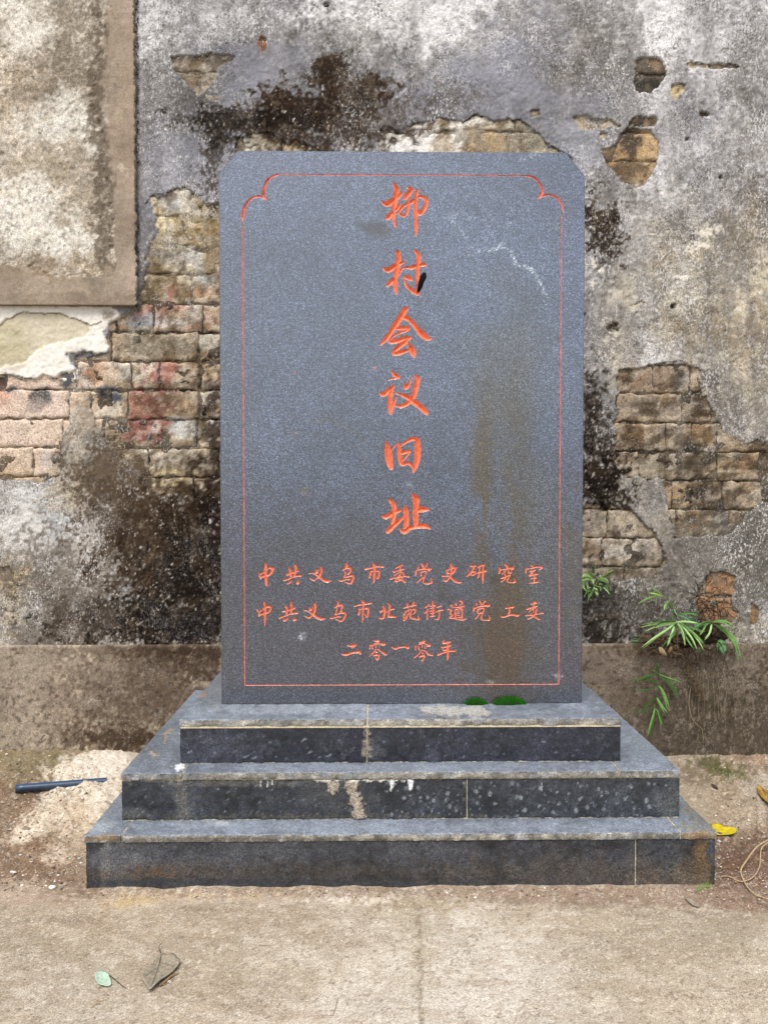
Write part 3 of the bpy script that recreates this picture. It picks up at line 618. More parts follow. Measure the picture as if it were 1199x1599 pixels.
# ================================================================== GROUND
gx = np.concatenate([[-60, -30, -15, -8], np.linspace(-5, -1.72, 40)[:-1], np.arange(-1.72, 1.78, .0055), np.linspace(1.78, 5, 40), [8, 15, 30, 60]])
gy = np.concatenate([[-60, -30, -15, -8, -4, -2], np.linspace(-1, 1.55, 40)[:-1], np.arange(1.55, YW, .005), [YW+.02, YW+.3]])
GX, GY = np.meshgrid(gx, gy); Pg = np.stack([GX.ravel(), GY.ravel(), np.zeros(GX.size)], 1)
X, Y = Pg[:, 0], Pg[:, 1]
x, y = proj(Pg); x = np.where(Y < .9, X*700+600, x); y = np.where(Y < .9, 2000-Y*300, y)
# heights: soil banked against the wall and the cement spill at left
lft = sst(-.75, -1.1, X); hz = .042*lft*sst(2.55, 3.1, Y)
xs_, ys_ = x, y
spill = [(112,1196),(124,1182),(140,1186),(165,1182),(210,1176),(215,1215),(170,1275),(120,1330),(90,1300),(48,1308),(14,1318),(40,1282),(80,1250),(100,1236),(84,1232),(66,1222),(100,1205)]
sm = sst(6, -10, polysd(x, y, spill)+4*fbm(x, y, 16, 4, 44))
hz = hz + .007*sm*sst(1330, 1250, y)
soilR = sst(1000, 1080, x)*sst(1440, 1410, y+.02*(x-900))
hz += .012*soilR*sst(2.3, 2.9, Y)
soil = np.clip(sst(150, 90, x)*sst(1392, 1372, y) + sst(1090, 1130, x)*sst(1425, 1405, y-.09*(x-1120)), 0, 1)
lump = .0035*fbm(X*1000, Y*1000, 45, 4, 50)+.0016*fbm(X*1000, Y*1000, 12, 3, 51)
hz = hz + lump*np.clip(soil+sm*.8, 0, 1) + .0004*fbm(X*1000, Y*1000, 60, 4, 53)*(Y > .5)
fr = sst(1404, 1388, y)*sst(1379, 1386, y)*sst(110, 150, x)*sst(1150, 1110, x); hz += .003*fr*(1+.6*fbm(X*1000, Y*1000, 60, 3, 57))
P = Paint(x, y, '#ada08d')
P.var(.03, 160, 4, 60, sy=60); P.var(.02, 14, 4, 61, sy=7)
b = P.blob
P.mix(slice(None), sst(560, 640, P.x)*sst(1000, 900, P.x)*sst(1420, 1520, P.y)*.5, '#d0c9bd')
b(560,1480,120,80,'#ccc3b4',.6,.7,.4,40,.1); b(790,1480,90,60,'#d3ccc0',.6,.7,.4,40,.1); b(620,1580,160,40,'#c9c0b4',.5,.7,.4,40,.1); b(110,1560,90,50,'#c2b9ac',.4,.7,.4,40,.1)
b(260,1500,220,70,'#958772',.55,.8,.4,40); b(60,1450,130,60,'#968874',.6,.8,.4,40); b(1080,1480,230,60,'#978b78',.6,.8,.4,50); b(420,1440,160,26,'#9a8a76',.5,.8,.4,30); b(900,1440,120,20,'#b3a48c',.5,.8,.4,30); b(1130,1570,160,60,'#aea08c',.5,.8,.4,50)
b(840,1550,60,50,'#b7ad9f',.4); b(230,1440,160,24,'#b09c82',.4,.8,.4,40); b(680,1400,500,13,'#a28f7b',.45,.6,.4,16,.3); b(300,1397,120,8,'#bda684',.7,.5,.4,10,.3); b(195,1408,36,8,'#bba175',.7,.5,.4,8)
b(650,1500,26,90,'#a49a82',.4,.8,.4,24,.15); b(640,1408,70,12,'#9f9070',.6,.6,.4,10,.3); b(560,1402,50,8,'#d5cbba',.8,.5,.5,8,.3)
P.line([(600,1386),(640,1395),(652,1430),(656,1480),(655,1530),(657,1640)], 3.0, '#857a66', .7, 2.0, 16, 2.5, h=-.001)
P.line([(656,1430),(655,1480),(657,1530),(655,1640)], .7, '#5f5646', .7, 2.2, 9, .6, h=-.0015)
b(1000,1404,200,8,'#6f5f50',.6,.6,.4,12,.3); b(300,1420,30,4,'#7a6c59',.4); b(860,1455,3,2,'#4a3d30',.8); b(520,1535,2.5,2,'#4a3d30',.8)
for k in range(60): b(rng.uniform(0, 1199), rng.uniform(1400, 1599), rng.uniform(1, 2.6), rng.uniform(.8, 1.6), rng.choice(['#5d4f40', '#6d5e4c', '#e2dccf', '#4b3f33']), .7, .4, .3, 4)
P.tint('#94846f', .7, .7, 60, 141, .3, 4, sy=16); P.tint('#c9bfae', 1.1, .5, 30, 143, .35, 5, sy=12); P.tint('#8b7a66', 1.3, .3, 14, 145, .35, 3, sy=3.2)
b(30,1400,120,16,'#a8937f',.5,.7,.4,14); b(110,1437,60,5,'#7f6d5b',.5,.7,.5,10,.3); b(130,1395,60,8,'#75634f',.5,.7,.5,10,.3)
# soils
so_c = np.tile(hexc('#7f6b58'), (P.x.size, 1)); P.c = P.c*(1-soil[:, None])+so_c*soil[:, None]*(1+.09*fbm(P.x, P.y, 20, 4, 70)+.08*fbm(P.x, P.y, 5, 3, 71, sy=3.5))[:, None]
b(60,1200,90,34,'#7c7152',.8,.6,.3,20,.2); b(20,1250,60,40,'#7d6f55',.6,.6,.3,20,.2); b(40,1265,80,30,'#846d58',.6,.7); b(40,1340,90,36,'#806650',.75,.6,.3,20,.1); b(110,1375,60,16,'#77614e',.6,.6,.4,10,.2)
b(70,1248,70,14,'#5f4c3c',.5,.7,.3,10,.2); b(20,1390,60,16,'#ad9986',.7,.6,.3,14)
b(1150,1350,80,50,'#634b3b',.85,.5,.3,24,.15); b(1180,1390,60,30,'#6d5042',.7,.6); b(1160,1315,60,18,'#5f4a3a',.7,.6,.4,14,.3); b(1130,1395,90,20,'#85705f',.7,.6,.3,14,.2)
b(1110,1240,60,60,'#9b8c76',.8,.6,.3,24,.2); b(1180,1270,40,36,'#a0907b',.8,.6,.3,20,.2); b(1190,1235,26,30,'#b0a696',.7,.5,.3,14,.2); b(1085,1210,36,14,'#6c5c4a',.7,.6,.4,10,.3)
b(1128,1207,30,11,'#5d5a35',.9,.5,.4,8,.35,rot=10); b(1110,1195,18,8,'#504c30',.8,.5,.4,8,.3)
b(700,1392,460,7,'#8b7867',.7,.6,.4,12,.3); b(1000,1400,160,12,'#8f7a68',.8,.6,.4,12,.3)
P.line([(860,1398),(920,1412),(1000,1426),(1100,1430),(1199,1436)], 2.5, '#7d6e5a', .5, 3, 14, 3)
for k in range(7):
    yy = 1440+k*14+rng.uniform(-6, 6); P.line([(880+rng.uniform(0, 120), yy), (1030, yy+4), (1199, yy+rng.uniform(-6, 10))], 1.2, '#8f826b', .3, 2.5, 20, 2)
P.poly(spill, '#c6b8a4', .9, 7, 9, 14, sp=3.5, seed=44); P.tint('#b3a38d', 99, 1, 9, 1, 0)
b(150,1205,44,22,'#e0d6c8',.7,.6,.5,10,.35); b(150,1255,30,14,'#dfd2c2',.7,.6,.5,8,.35); b(60,1290,50,9,'#d8c9b2',.6,.5,.4,8,.2,rot=-25); b(100,1230,20,12,'#e0d2bd',.6,.5,.5,8,.3)
b(90,1337,20,16,'#c4b4a1',.85,.4,.3,8,.15); b(110,1310,30,26,'#a9957d',.6,.6,.4,12); b(120,1280,30,24,'#b8a184',.5,.6,.4,12,.2)
b(108,1188,20,5,'#7f7054',.8,.5,.4,6,.2); b(132,1192,8,4,'#75653f',.8,.4,.4,5)
P.tint('#6d5e4d', 1.75, .3, 5.0, 73, .5, 3, sy=3.5); P.tint('#e3dbcf', 1.8, .3, 5, 74, .4, 3, sy=3.5)
Pg[:, 2] = hz + P.h
# the soil stops under the steps
ground = mesh_np('ground', Pg, gridquads(len(gx), len(gy)), M_GROUND, P.c); ground['kind'] = 'structure'
def gheight(xw, yw):
    i = min(max(np.searchsorted(gx, xw), 1), len(gx)-1); j = min(max(np.searchsorted(gy, yw), 1), len(gy)-1)
    return float(Pg[j*len(gx)+i, 2])
def gpt(px, py, dz=0):
    z = 0
    for _ in range(6):
        p = onZ(px, py, z); z = gheight(p[0], p[1])
    return np.array([p[0], p[1], z+dz])

# grit and pebbles too many to count
gv, gt, gc = [], [], []
pebc = ['#8c7a67', '#a39280', '#6d5b4b', '#c4b8a8', '#77695a', '#9d8568', '#5b4d41', '#d8d0c4']
OCT = [(1,0,0),(-1,0,0),(0,1,0),(0,-1,0),(0,0,1),(0,0,-1)]
OCF = ((0,2,4),(2,1,4),(1,3,4),(3,0,4),(2,0,5),(1,2,5),(3,1,5),(0,3,5))
def peb(p, r, c):
    n0 = len(gv); a = rng.uniform(0, 3); ca, sa = math.cos(a), math.sin(a)
    for d in OCT:
        e = [d[0]*r*rng.uniform(.7,1.5), d[1]*r*rng.uniform(.7,1.1), d[2]*r*rng.uniform(.4,.8)]
        gv.append([p[0]+e[0]*ca-e[1]*sa, p[1]+e[0]*sa+e[1]*ca, p[2]+e[2]+r*.15]); gc.append(hexc(c))
    gt.extend([(n0+a_, n0+b2, n0+c_) for a_, b2, c_ in OCF])
def scatter(n, x0, x1, y0, y1, r0, r1, cols=pebc):
    for _ in range(n):
        xx, yy = rng.uniform(x0, x1), rng.uniform(y0, y1)
        p = gpt(xx, yy)
        if p[1] > Y1-.004 and onY(134, 1386, Y1)[0] - (0) < p[0] < onY(1117, 1386, Y1)[0]: continue
        peb(p, rng.uniform(r0, r1)*(.5+rng.random()**3), rng.choice(cols))
scatter(1500, -10, 140, 1180, 1392, .0015, .005); scatter(900, 1110, 1210, 1195, 1420, .0015, .0045)
scatter(700, 120, 1150, 1386, 1402, .001, .004); scatter(500, 0, 1199, 1400, 1599, .0007, .0022, ['#8c7a67', '#5b4d41', '#6d5b4b', '#d8d0c4'])
scatter(60, 0, 60, 1215, 1300, .005, .009, ['#a39280', '#b3a08b', '#8c7a67'])
o = mesh_np('gravel', gv, np.zeros((0, 4)), M_GROUND, np.array(gc), None, False, tris=gt); o['kind'] = 'stuff'; o['label'] = 'loose grit and small stones strewn over the soil and concrete'; o['category'] = 'gravel'

# ================================================================== STEPPED BASE
base = empty('stepped_base', (0, Y1, 0), 'three tiered base of dark stone slabs with pale mortar joints under the engraved tablet', 'stone base')
def rbox(name, a, b_, m, painter, cell=.006, r=.0025, parent=None, fine_side=False):
    """slab with rounded arrises and finely divided faces"""
    a = np.array(a, float); b_ = np.array(b_, float); ax = []
    for k in range(3):
        L = b_[k]-a[k]; n = max(2, int((L-2*r)/(cell if (k != 1 or L < .4) else cell*2)))
        ax.append(np.concatenate([[a[k], a[k]+r*.45], np.linspace(a[k]+r, b_[k]-r, n+1), [b_[k]-r*.45, b_[k]]]))
    cos, qs = [], []; off = 0
    for k in range(3):
        u, v = [(1, 2), (0, 2), (0, 1)][k]
        for side in (0, 1):
            if k == 1 and side == 1: continue
            if k == 2 and side == 0: continue
            U, V = np.meshgrid(ax[u], ax[v]); g = np.zeros((U.size, 3)); g[:, u] = U.ravel(); g[:, v] = V.ravel(); g[:, k] = (a, b_)[side][k]
            cos.append(g); fl = (side == 1) ^ (k != 1) ^ True
            q = gridquads(len(ax[u]), len(ax[v]), off, flip=not ((k == 1) ^ (side == 1)) if False else ((k == 1 and side == 1) or (k != 1 and side == 0)))
            qs.append(q); off += len(g)
    co = np.vstack(cos); inner = np.clip(co, a+r, b_-r); d = co-inner; ln = np.linalg.norm(d, axis=1, keepdims=True); co = inner + d/np.maximum(ln, 1e-9)*r
    px, py = proj(co); P = Paint(px, py, '#606468'); P.top = (co[:, 2] > b_[2]-r*.6); P.co = co; painter(P)
    front = co[:, 1] < a[1]+r
    co[front, 1] -= P.h[front]
    nz = .0006*fbm(co[:, 0]*1000+co[:, 1]*500, co[:, 2]*1000, 8, 3, 78)*((np.abs(d) > r*.3).sum(1) >= 2)+.0005*fbm(co[:, 0]*1000+co[:, 1]*700, co[:, 2]*1000+co[:, 1]*300, 25, 3, 77)
    co[:, 1] += nz; co[:, 2] += nz*.6; co[:, 0] += nz*.4
    o = mesh_np(name, co, np.vstack(qs), m, P.c)
    if parent: child(o, parent)
    return o

def riser_common(P, base):
    P.c[:] = hexc(base); P.var(.10, 60, 4, 81); P.var(.06, 10, 3, 82); P.tint('#5f646b', 1.2, .4, 14, 83, .3)
def p_r1(P):
    riser_common(P, '#36373b'); b = P.blob
    P.mix(slice(None), sst(1345, 1375, P.y)*.15, '#4e443a')
    for k in range(24): b(rng.uniform(150, 1000), rng.uniform(1325, 1350), rng.uniform(14, 40), rng.uniform(8, 18), '#515359', .4, .7, .5, 12, .2)
    b(380,1360,260,10,'#54473a',.35,.7,.5,10,.5); b(230,1365,50,8,'#664e38',.45,.6,.5,8,.5); b(300,1378,250,5,'#33363c',.8,.5,.3,10); b(620,1380,140,4,'#3a3d42',.6,.5,.3,10)
    b(900,1360,140,22,'#584f46',.5,.7,.4,20,.1); b(1095,1350,16,46,'#6f5636',.8,.6,.3,12,.15); b(1080,1360,26,30,'#5b4f3e',.6,.6,.3,12); b(1060,1375,70,14,'#6b5f52',.6,.6,.4,10); b(1110,1330,6,18,'#3d4a60',.7,.4,.3,6,.3)
    b(165,1345,8,36,'#807a74',.35,.6,.3,8); b(180,1340,30,30,'#6d6e70',.4,.6)
    b(1047,1335,20,14,'#474a4f',.5)
def p_r2(P):
    riser_common(P, '#313439'); b = P.blob
    for k in range(46):
        xx, yy = rng.uniform(200, 560), rng.uniform(1225, 1275); b(xx, yy, rng.uniform(1.8, 3.6), rng.uniform(.8, 1.3), '#757980', .7, .4, .1, 4, rot=-25)
    for k in range(190):
        xx, yy = rng.uniform(590, 1055), rng.uniform(1222, 1278); r_ = rng.choice([1.0, 1.1, 1.3, 1.5, 1.8, 2.2, 3.0]); b(xx, yy, r_, r_*1.1, '#858b90', rng.uniform(.5, .85), .35, .06, 4)
    b(285,1250,10,30,'#77736a',.6,.6,.3,8); b(205,1270,30,8,'#6f6e6c',.5,.6); b(380,1222,120,5,'#6b665d',.6,.6,.4,8,.3); b(1045,1255,16,26,'#5f625f',.6,.6); b(480,1275,180,3,'#6f624c',.5,.6,.4,6,.4)
    b(535,1245,50,26,'#4d4c4d',.5,.6)
    # cement runs
    P.poly([(512,1218),(528,1218),(530,1232),(524,1240),(518,1240),(514,1230)], '#a59a87', .9, 1.5, 2.5, 5, 1, h=.003)
    P.poly([(538,1217),(560,1217),(558,1235),(564,1250),(571,1264),(571,1279),(550,1279),(550,1262),(548,1248),(540,1232)], '#a39786', .95, 1.5, 2.5, 5, 1.2, h=.005)
    P.poly([(490,1216),(650,1216),(650,1219),(575,1220),(490,1220)], '#cfc9bd', .9, 1, 1, 5, 1, h=.001)
    P.poly([(607,1216),(616,1216),(614,1230),(610,1238)], '#e6e6e6', .95, .8, .8, 4); P.poly([(636,1216),(646,1216),(645,1228),(642,1236),(638,1230)], '#ececec', .95, .8, .8, 4)
    for xx in (407, 418, 425): P.line([(xx,1218),(xx,1226+(xx % 5))], .7, '#d8d8d4', .8, .2)
    P.line([(846,1222),(845,1236)], .7, '#b9bcbc', .7, .2)
def p_r3(P):
    riser_common(P, '#2a2c35'); b = P.blob
    b(340,1160,36,22,'#50545f',.5,.6,.5,8,.3); b(350,1170,60,18,'#41444e',.5,.6)
    for k in range(60):
        xx, yy = rng.uniform(300, 950), rng.uniform(1140, 1185); r_ = rng.uniform(.9, 2.0); b(xx, yy, r_*1.4, r_, '#6a6f7c', .6, .4, .1, 4, rot=-15)
    for xx, yy in ((295,1175),(484,1175),(512,1180),(498,1183),(385,1181),(475,1155),(397,1183)): b(xx, yy, 4.4, 1.6, '#858b92', .8, .5, .3, 4, rot=-25)
    b(573,1165,5,28,'#a39882',.8,.5,.4,6,.2,h=.002); b(585,1170,16,16,'#6d6e70',.4)
def tread_common(P, seed):
    P.c[:] = hexc('#727983'); P.var(.05, 50, 4, seed); P.var(.04, 10, 3, seed+1, sy=4)
    f = ~P.top; n = fbm(P.x, P.y, 14, 4, seed+2)
    P.c[f] = (hexc('#8f8a80')*(1+.12*n)[:, None])[f]
    P.tint('#868d95', .9, .5, 22, seed+3, .5, sy=7)
def p_t1(P):
    tread_common(P, 101); b = P.blob
    b(600,1292,420,8,'#9099a3',.4,.6,.4,20,.3)
    P.blob(420,1311,260,3,'#4c453c',.55,.5,.5,10,.4); P.blob(1040,1310,36,5,'#4c4a45',.7,.5,.5,8,.3); b(1020,1305,30,6,'#62605a',.5)
    b(165,1308,22,6,'#8b7358',.7,.5,.3,8); b(1089,1304,14,6,'#a07444',.7,.6,.3,6,.3); b(1098,1308,26,8,'#7e6c50',.7,.6); b(1090,1262,26,20,'#5f6866',.6,.6); b(1080,1262,10,6,'#8d7048',.4,.5,.5,6,.4); b(1090,1290,20,10,'#77694e',.4,.5,.5,8,.4)
    b(160,1275,26,18,'#7b848a',.5); b(150,1290,30,8,'#a3a9aa',.5)
    P.blob(346,1286,10,4,'#b9bcbc',.7,.5,.4,5)
def p_t2(P):
    tread_common(P, 111); b = P.blob
    b(240,1160,60,50,'#5f646b',.7,.6,.4,20); b(285,1130,12,12,'#636870',.6)
    P.line([(255,1160),(262,1147),(270,1138)], 1.5, '#a88d6c', .8, 2); b(242,1178,10,3,'#a3977f',.8,.5,.4,5,rot=20); P.line([(225,1175),(235,1170),(250,1180)], .8, '#4e4a44', .7, 1)
    b(280,1198,7,5,'#e8eaec',.95,.4,.4,4); b(286,1193,4,3,'#f0f0f0',.9)
    b(700,1198,260,6,'#858c98',.4); b(1010,1160,40,40,'#747d85',.6); b(340,1214,60,4,'#5c564c',.5,.5,.5,8,.4)
def p_t3(P):
    tread_common(P, 121); b = P.blob
    b(430,1108,120,8,'#a3a9ae',.5,.6,.4,16,.2); b(330,1080,30,26,'#6a6d70',.6); b(316,1085,8,3,'#a8794e',.7,.5,.4,4)
    P.poly([(650,1104),(672,1101),(740,1102),(765,1110),(775,1116),(745,1119),(690,1118),(660,1111)], '#b0aca3', .8, 2, 3, 8)
    P.line([(640,1103),(655,1110),(690,1118),(745,1119),(778,1117),(768,1110),(752,1105)], .9, '#615d57', .8, 1.5); b(930,1085,20,16,'#6d737b',.5)
    b(930,1135,10,3,'#6c655a',.5)
def wxL(pxl, pyl, Y): return float(onY(pxl, pyl, Y)[0])
G = .0022
def tier(Yf, zb, zt, xl, xr, ypx, th, riser_j, front_j, side_split, pr, pt, gap, jf=-.0012, mj=None):
    XL, XR = wxL(xl, ypx, Yf), wxL(xr, ypx, Yf)
    # risers
    js = [XL+.001] + [wxL(j, ypx, Yf) for j in riser_j] + [XR-.001]
    for a_, b2 in zip(js[:-1], js[1:]):
        rbox('riser_slab', (a_+(G/2 if a_ != js[0] else 0), Yf, zb-.02 if zb == 0 else zb+.0015), (b2-(G/2 if b2 != js[-1] else 0), Yf+.022, zt-th-gap), M_RISER, pr, cell=.0034, parent=base)
    # side risers
    for sx, (a_, b2) in ((-1, (XL+.001, XL+.022)), (1, (XR-.022, XR-.001))):
        rbox('riser_slab', (a_, Yf+.024, zb-.02 if zb == 0 else zb+.0015), (b2, YW-.03, zt-th-gap), M_RISER, pr, cell=.02, parent=base)
    # core and joints
    box('mortar_bed', (XL+.0035, Yf+.0025, zb-.02), (XR-.0035, YW-.028, zt-th+.004), M_MORTAR, base)
    box('mortar_joint', (XL+.003, Yf+jf, zt-th-gap-.001), (XR-.003, YW-.03, zt-.0028), mj or M_MORTAR, base)
    return XL, XR
def slab(x0, x1, y0, y1, zt, th, pt, cell=.006): rbox('tread_slab', (x0, y0, zt-th), (x1, y1, zt), M_TREAD, pt, cell=cell, parent=base)
t1 = z1-float(onY(600, 1312.5, Y1)[2]); t2 = z2-float(onY(600, 1216, Y2)[2]); t3 = z3-float(onY(600, 1133, Y3)[2])
YB_ = YW-.026
XL, XR = tier(Y1, 0, z1, 134, 1116.5, 1340, t1, [992], None, None, p_r1, p_t1, .0020, .003, M_MORTAR2)
xa, xb = wxL(190, 1303, Y1), wxL(1062, 1301, Y1)
slab(xa+G/2, xb-G, Y1-.004, Y2+.02, z1, t1, p_t1)
slab(XL-.002, xa-G/2, Y1-.003, Y1+.5, z1-.0008, t1, p_t1); slab(XL-.002, xa-G/2, Y1+.503, YB_, z1, t1, p_t1, .01)
slab(xb+G, XR+.002, Y1-.003, Y1+.5, z1-.0006, t1, p_t1); slab(xb+G, XR+.002, Y1+.503, YB_, z1, t1, p_t1, .01)
XL, XR = tier(Y2, z1, z2, 190, 1061, 1245, t2, [729], None, None, p_r2, p_t2, .0026, .0022, M_MORTAR2)
xa, xb = wxL(285, 1207, Y2), wxL(968, 1205, Y2)
slab(xa+G/2, xb-G, Y2-.004, Y3+.02, z2, t2, p_t2)
slab(XL-.001, xa-G/2, Y2-.002, Y2+.36, z2-.001, t2*.9, p_t2); slab(XL-.001, xa-G/2, Y2+.364, YB_, z2, t2, p_t2, .01)
slab(xb+G, XR+.001, Y2-.002, YB_, z2-.0005, t2, p_t2)
XL, XR = tier(Y3, z2, z3, 281, 969, 1165, t3, [573], None, None, p_r3, p_t3, .0048)
xm = wxL(573.5, 1123, Y3)
slab(XL-.001, xm-G*.7, Y3-.003, YS+.04, z3, t3, p_t3); slab(xm+G*.7, XR+.001, Y3-.003, YS+.004, z3-.0004, t3, p_t3)
slab(xm+G*.7, XR+.001, YS+.0065, YB_, z3, t3, p_t3, .01); slab(XL-.001, xm-G*.7, YS+.043, YB_, z3, t3, p_t3, .01)

# ================================================================== TABLET
stele = empty('stone_tablet', (0, YS, z3), 'upright dark grey granite tablet with clipped top corners and red engraved writing', 'stone tablet')
STH = .14
SL = (wxL(343, 290, YS)+wxL(347, 1090, YS))/2; SR = (wxL(913.5, 290, YS)+wxL(905.5, 1090, YS))/2
ST = float(onY(620, 237.5, YS)[2]); SB = z3+.0015
CHX = wxL(373, 237, YS)-SL; CHZ = ST-float(onY(343, 273, YS)[2])
def S2W(px, py):
    p = onY(px, py, YS); return p[0], p[2]
# --- strokes (x, y, half width) measured on the photograph, per character
def G12(ox, oy, strokes, k=12.0):
    return [[(ox+x/k, oy+y/k, r/k) for x, y, r in s] for s in strokes]
BIG = [
 G12(585, 280, [[(125,410,8),(190,450,40),(250,455,58),(330,400,52),(430,325,50),(500,262,24)], [(360,85,25),(410,190,50),(400,320,60),(370,450,45),(362,600,40),(352,740,32),(388,885,20)],
   [(490,440,8),(430,530,30),(340,620,35),(260,700,48),(228,735,30)], [(610,150,14),(680,190,45),(620,280,52),(570,350,36)],
   [(628,335,10),(635,420,28),(622,560,30),(590,650,27),(540,685,24),(480,655,24),(455,620,22),(500,545,25),(600,460,30),(690,420,36),(760,370,26),(860,322,22),(930,345,38),(965,430,38),(925,550,40),(850,640,38),(808,592,16)],
   [(815,190,16),(780,270,33),(765,400,38),(765,600,38),(770,800,35),(775,950,30),(765,1075,6)]]),
 G12(585, 377, [[(150,495,8),(240,535,50),(330,490,50),(430,430,42),(545,390,20)], [(435,200,42),(445,330,48),(415,520,50),(390,700,42),(385,850,40),(405,965,26)],
   [(245,820,34),(300,760,42),(380,690,38),(460,590,24),(530,505,16),(620,490,24),(700,487,38),(800,450,34),(900,432,35),(962,450,10)],
   [(740,165,20),(808,230,38),(820,330,45),(802,500,42),(805,700,38),(810,850,38),(815,985,28)], [(565,650,18),(630,680,46),(692,722,20)], [(552,660,14),(560,740,18),(610,840,30),(700,920,40),(800,980,34)]]),
 G12(585, 470, [[(575,150,52),(500,280,55),(400,430,56),(300,590,48),(200,720,42),(115,812,20)], [(520,315,20),(600,322,44),(690,390,42),(780,500,45),(880,615,62),(980,695,48),(1065,708,12)],
   [(420,512,25),(520,505,42),(628,510,35),(590,552,28),(450,605,22),(345,670,14),(290,735,22)], [(305,762,42),(420,745,42),(540,702,42),(655,685,34)],
   [(640,700,28),(560,775,42),(450,855,48),(365,935,40),(372,985,42),(480,965,44),(560,940,36),(650,915,18)], [(620,790,12),(670,865,48),(712,955,62),(742,1045,22)]]),
 G12(585, 567, [[(318,162,16),(380,218,38),(455,268,26)], [(450,272,22),(350,288,17),(245,320,5)], [(90,562,15),(155,592,42),(230,535,46),(320,462,42),(345,430,26)],
   [(330,440,32),(300,560,44),(285,720,44),(295,860,50),(305,965,12)], [(310,880,25),(350,770,30),(405,635,10)], [(545,368,8),(582,455,44),(640,390,26),(697,268,6)],
   [(742,225,10),(805,290,46),(780,420,50),(745,560,50),(700,680,40),(600,762,42),(490,805,34),(370,798,6)], [(385,558,10),(500,592,28),(620,642,48),(750,735,54),(880,840,54),(960,925,40),(985,965,12)]]),
 G12(585, 660, [[(205,340,12),(240,480,52),(260,620,68),(282,750,60),(310,850,36)], [(310,530,8),(360,455,14),(432,378,8)], [(442,392,16),(460,500,40),(462,620,42),(490,740,42),(540,790,28),(620,755,30),(700,810,26),(722,900,20)],
   [(492,435,14),(600,352,28),(700,305,38),(785,315,44),(800,420,56),(800,600,62),(780,760,48),(722,950,8)], [(502,565,40),(590,545,34),(652,540,26),(600,625,18),(530,712,12)]]),
 G12(585, 755, [[(140,612,16),(210,625,44),(300,580,46),(400,530,42),(490,502,20)], [(265,305,22),(340,365,46),(360,480,46),(352,620,46),(335,740,36)], [(250,895,44),(340,800,52),(440,715,40),(535,635,20)],
   [(555,412,12),(580,500,46),(592,620,50),(590,750,50),(570,835,42)], [(692,182,12),(765,285,62),(772,400,58),(765,560,56),(770,720,50),(765,810,36)], [(820,500,42),(900,480,56),(980,488,30),(1008,490,12)],
   [(490,872,24),(560,892,56),(660,832,42),(800,805,38),(920,795,45),(1040,842,16)]]),
]
q = 13.33
